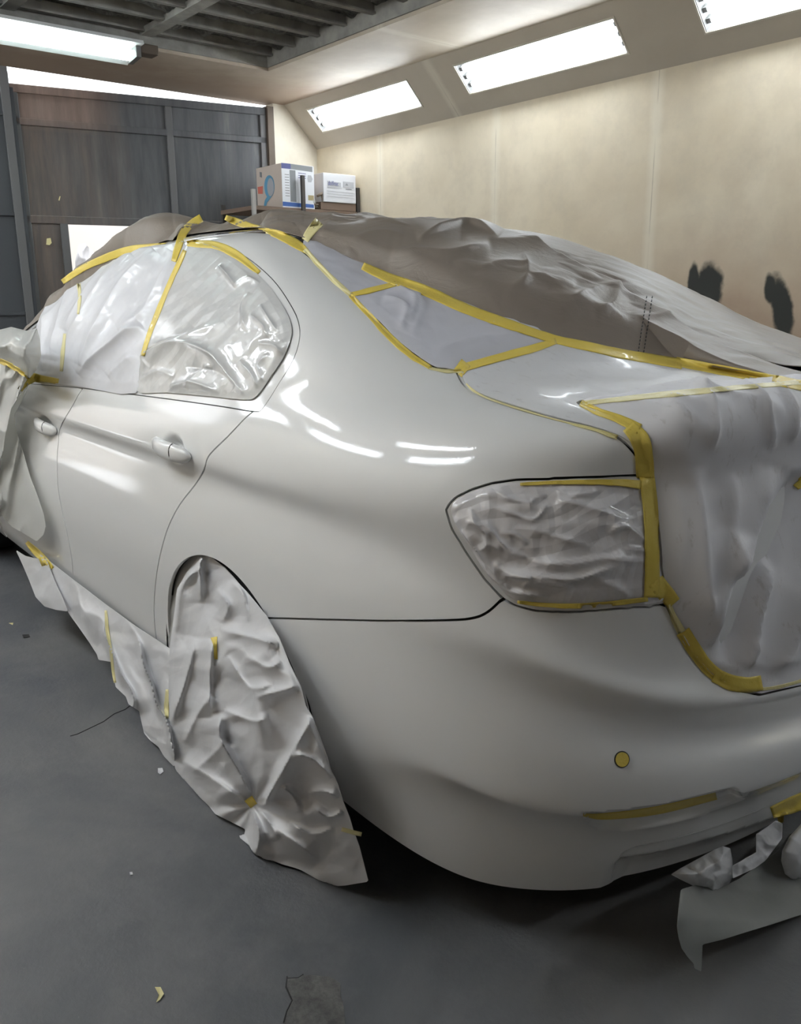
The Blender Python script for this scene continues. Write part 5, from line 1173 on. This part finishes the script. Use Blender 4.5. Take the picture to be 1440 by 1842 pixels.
tc = bpy.data.curves.new('lettering', 'FONT'); tc.body = 'dolfinac'; tc.size = .045; tc.extrude = .0004; tc.align_x = 'LEFT'
to = bpy.data.objects.new('lettering', tc); link(to); to.location = (0, 0, 0)
p0 = room(np.array(on_f2(.14, .585))+[-.001, 0, 0]); ey = room(np.array([0, -1, 0.])+CAM_POS)-CAM_POS; ez = np.array([0, 0, 1.]); ex_ = np.cross(ey, ez)
Mt = Matrix(((ey[0]*.68, ez[0], ex_[0], p0[0]), (ey[1]*.68, ez[1], ex_[1], p0[1]), (ey[2]*.68, ez[2], ex_[2], p0[2]), (0, 0, 0, 1))); to.matrix_world = Mt
bpy.context.view_layer.update(); dg = bpy.context.evaluated_depsgraph_get(); me = bpy.data.meshes.new_from_object(to.evaluated_get(dg)); me.transform(Mt)
me.transform(Matrix.Translation(-Vector(e2_.location))); bpy.data.objects.remove(to); lo_ = bpy.data.objects.new('lettering', me); me.materials.clear(); me.materials.append(MAT['ink_navy']); link(lo_, e2_)
o = rb('cardboard', (3.87, -2.45, 1.862), (4.12, -2.12, 1.917), MAT['plank'], None, .003); tag(o, 'flat brown tray under the small white carton on the shelf rack', 'cardboard')  # brown slab, taken for a carton lid
# clamps and sprayer bits heaped between the cartons
rng = np.random.RandomState(5)
MAT['steel'] = simple('worn_steel', (.45, .44, .42), .35, .8); MAT['dirty'] = simple('dirty_handle', (.22, .17, .13), .6)
for i in range(5):
    y = -2.095-.0-.010*i; x = 3.90+.03*i; c = np.array([x, y, 1.875]); a = rng.uniform(-.6, .6)
    e = empty('spring_clamp', tuple(room(c)), 'one of the small steel clamps heaped between the two cartons', 'clamp', 'clamps between the cartons')
    d = np.array([0, math.cos(a)*.5, .8])*.055
    MB().tube(room([c, c+d*.6, c+d+[0, .004, .012]]), [.006, .005, .004], 8).build('clamp_arm', MAT['steel'], e, True)
    MB().tube(room([c+[.0, -.02, 0], c+d*.6+[0, -.008, 0], c+d+[0, -.022, .012]]), [.006, .005, .004], 8).build('clamp_arm', MAT['steel'], e, True)
    MB().tube(room([c+[-.004, -.018, .022], c+[-.004, .016, .022]]), .007, 10).build('clamp_pivot', MAT['dirty'], e, True)
e = empty('spray_gun', tuple(room([3.88, -2.13, 1.90])), 'old brown spray gun lying beside the small white carton', 'spray gun')
MB().tube(room([(3.88, -2.095, 1.955), (3.88, -2.13, 1.972), (3.88, -2.16, 1.985)]), [.008, .011, .009], 10).build('gun_barrel', MAT['dirty'], e, True)
MB().tube(room([(3.88, -2.14, 1.965), (3.88, -2.148, 1.925), (3.88, -2.150, 1.89)]), [.009, .010, .009], 10).build('gun_grip', MAT['dirty'], e, True)

# ------------------------------------------------------------------ floor wear and scraps
fl_ = bpy.data.objects['floor']
def floor_poly(name, px, mat, z=.0015, parent=None, thick=.001):
    V = [back(x, y, 2, z) for x, y in px]; W2 = [v-[0, 0, thick] for v in V]; k = len(V)
    return mesh_obj(name, np.vstack([V, W2]), [tuple(range(k))[::-1], tuple(range(k, 2*k))]+[(i, (i+1) % k, k+(i+1) % k, k+i) for i in range(k)], mat, parent, False)
floor_poly('worn_patch', [(516, 1757), (536, 1759), (543, 1754), (565, 1754), (592, 1757), (612, 1768), (612, 1790), (618, 1810), (620, 1835), (622, 1900), (505, 1900), (510, 1840), (515, 1820), (525, 1800), (514, 1776)], MAT['patch'], parent=fl_)
def crack(px, w):
    P = np.array([back(x, y, 2, .001) for x, y in px]); MB().tube(P, w, 6).build('floor_crack', MAT['gap'], fl_, True)
crack([(238, 1266), (225, 1276), (205, 1284), (186, 1298), (165, 1308), (140, 1320), (126, 1324)], .0012)
crack([(516, 1757), (514, 1776), (525, 1800), (515, 1820), (510, 1840)], .0016); crack([(516, 1760), (536, 1759), (545, 1753)], .0012)
def scrap(px, label, mat, name='tape_scrap', cat='tape scrap', curl=.008):
    c = np.mean(px, axis=0); V = []
    for i, (x, y) in enumerate(px):
        p = back(x, y, 2, .001); p[2] = .002+curl*(abs(i-len(px)/2)/len(px)); V.append(p)
    cc = back(c[0], c[1], 2, .002); cc[2] = .002; k = len(V); A_ = np.vstack([V, [cc]]); B_ = A_+[0, 0, .0008]
    F = [(i, (i+1) % k, k) for i in range(k)]+[(k+1+(i+1) % k, k+1+i, 2*k+1) for i in range(k)]+[(i, k+1+i, k+1+(i+1) % k, (i+1) % k) for i in range(k)]
    o = mesh_obj(name, np.vstack([A_, B_]), F, MAT[mat], None, False); tag(o, label, cat)
scrap([(279, 1780), (289, 1779), (295, 1790), (288, 1799), (281, 1805), (286, 1793)], 'curled yellow tape scrap lying alone on the floor at the lower left', 'paletape')
scrap([(284, 1384), (292, 1383), (294, 1389), (288, 1394), (284, 1391)], 'tiny white paper scrap on the floor beside the sill paper', 'drape_paper', 'paper_scrap', 'paper scrap', .004)
scrap([(40, 1143), (52, 1142), (54, 1146), (42, 1148)], 'dark leaf-like speck on the floor at the left', 'gap', 'dirt_flake', 'dirt flake', .003)
scrap([(16, 1122), (24, 1121), (23, 1125)], 'tiny yellow tape crumb on the floor at the left edge', 'paletape', curl=.003)
scrap([(233, 1571), (238, 1570), (239, 1574), (234, 1575)], 'tiny white fleck on the bare floor left of the car', 'drape_paper', 'paper_scrap', 'paper scrap', .003)
# yellow tape scraps stuck on the gate
def on_gate(px, label):
    V = [backp(x, y, room(G0-GN*.02), room(CAM_POS+GN)-CAM_POS, False) for x, y in px]; n = -(room(CAM_POS+GN)-CAM_POS); W2 = [v-n*.001 for v in V]; k = len(V)
    V = [v+n*.0*1 for v in V]
    o = mesh_obj('tape_scrap', np.vstack([V, W2]), [tuple(range(k)), tuple(range(k, 2*k))[::-1]]+[(i, k+i, k+(i+1) % k, (i+1) % k) for i in range(k)], MAT['paletape'], None, False); tag(o, label, 'tape scrap')
on_gate([(84, 429), (91, 428), (93, 437), (89, 441), (83, 440)], 'pale yellow tape scrap stuck on the brown lower gate panel')
on_gate([(107, 353), (109, 353), (107, 361), (105, 360)], 'tiny pale fleck stuck on the big upper gate panel')
# crumpled white stand-in outside the gate opening, for what looks like a car front
q = sheet_px('pale_stand_in', [(135, 470), (142, 440), (152, 437), (166, 452), (180, 462), (196, 470), (230, 470), (230, 780), (150, 780)], 0, lambda px, py, f: 6.2+.15*crumple(qn(px, py, 20, 4), 3, 4), MAT['drape_paper'], 3)
tag(q, 'crumpled white stand-in for a car front outside, seen through the gate opening', 'stand-in')
if __name__ == '__main__' and False: pass
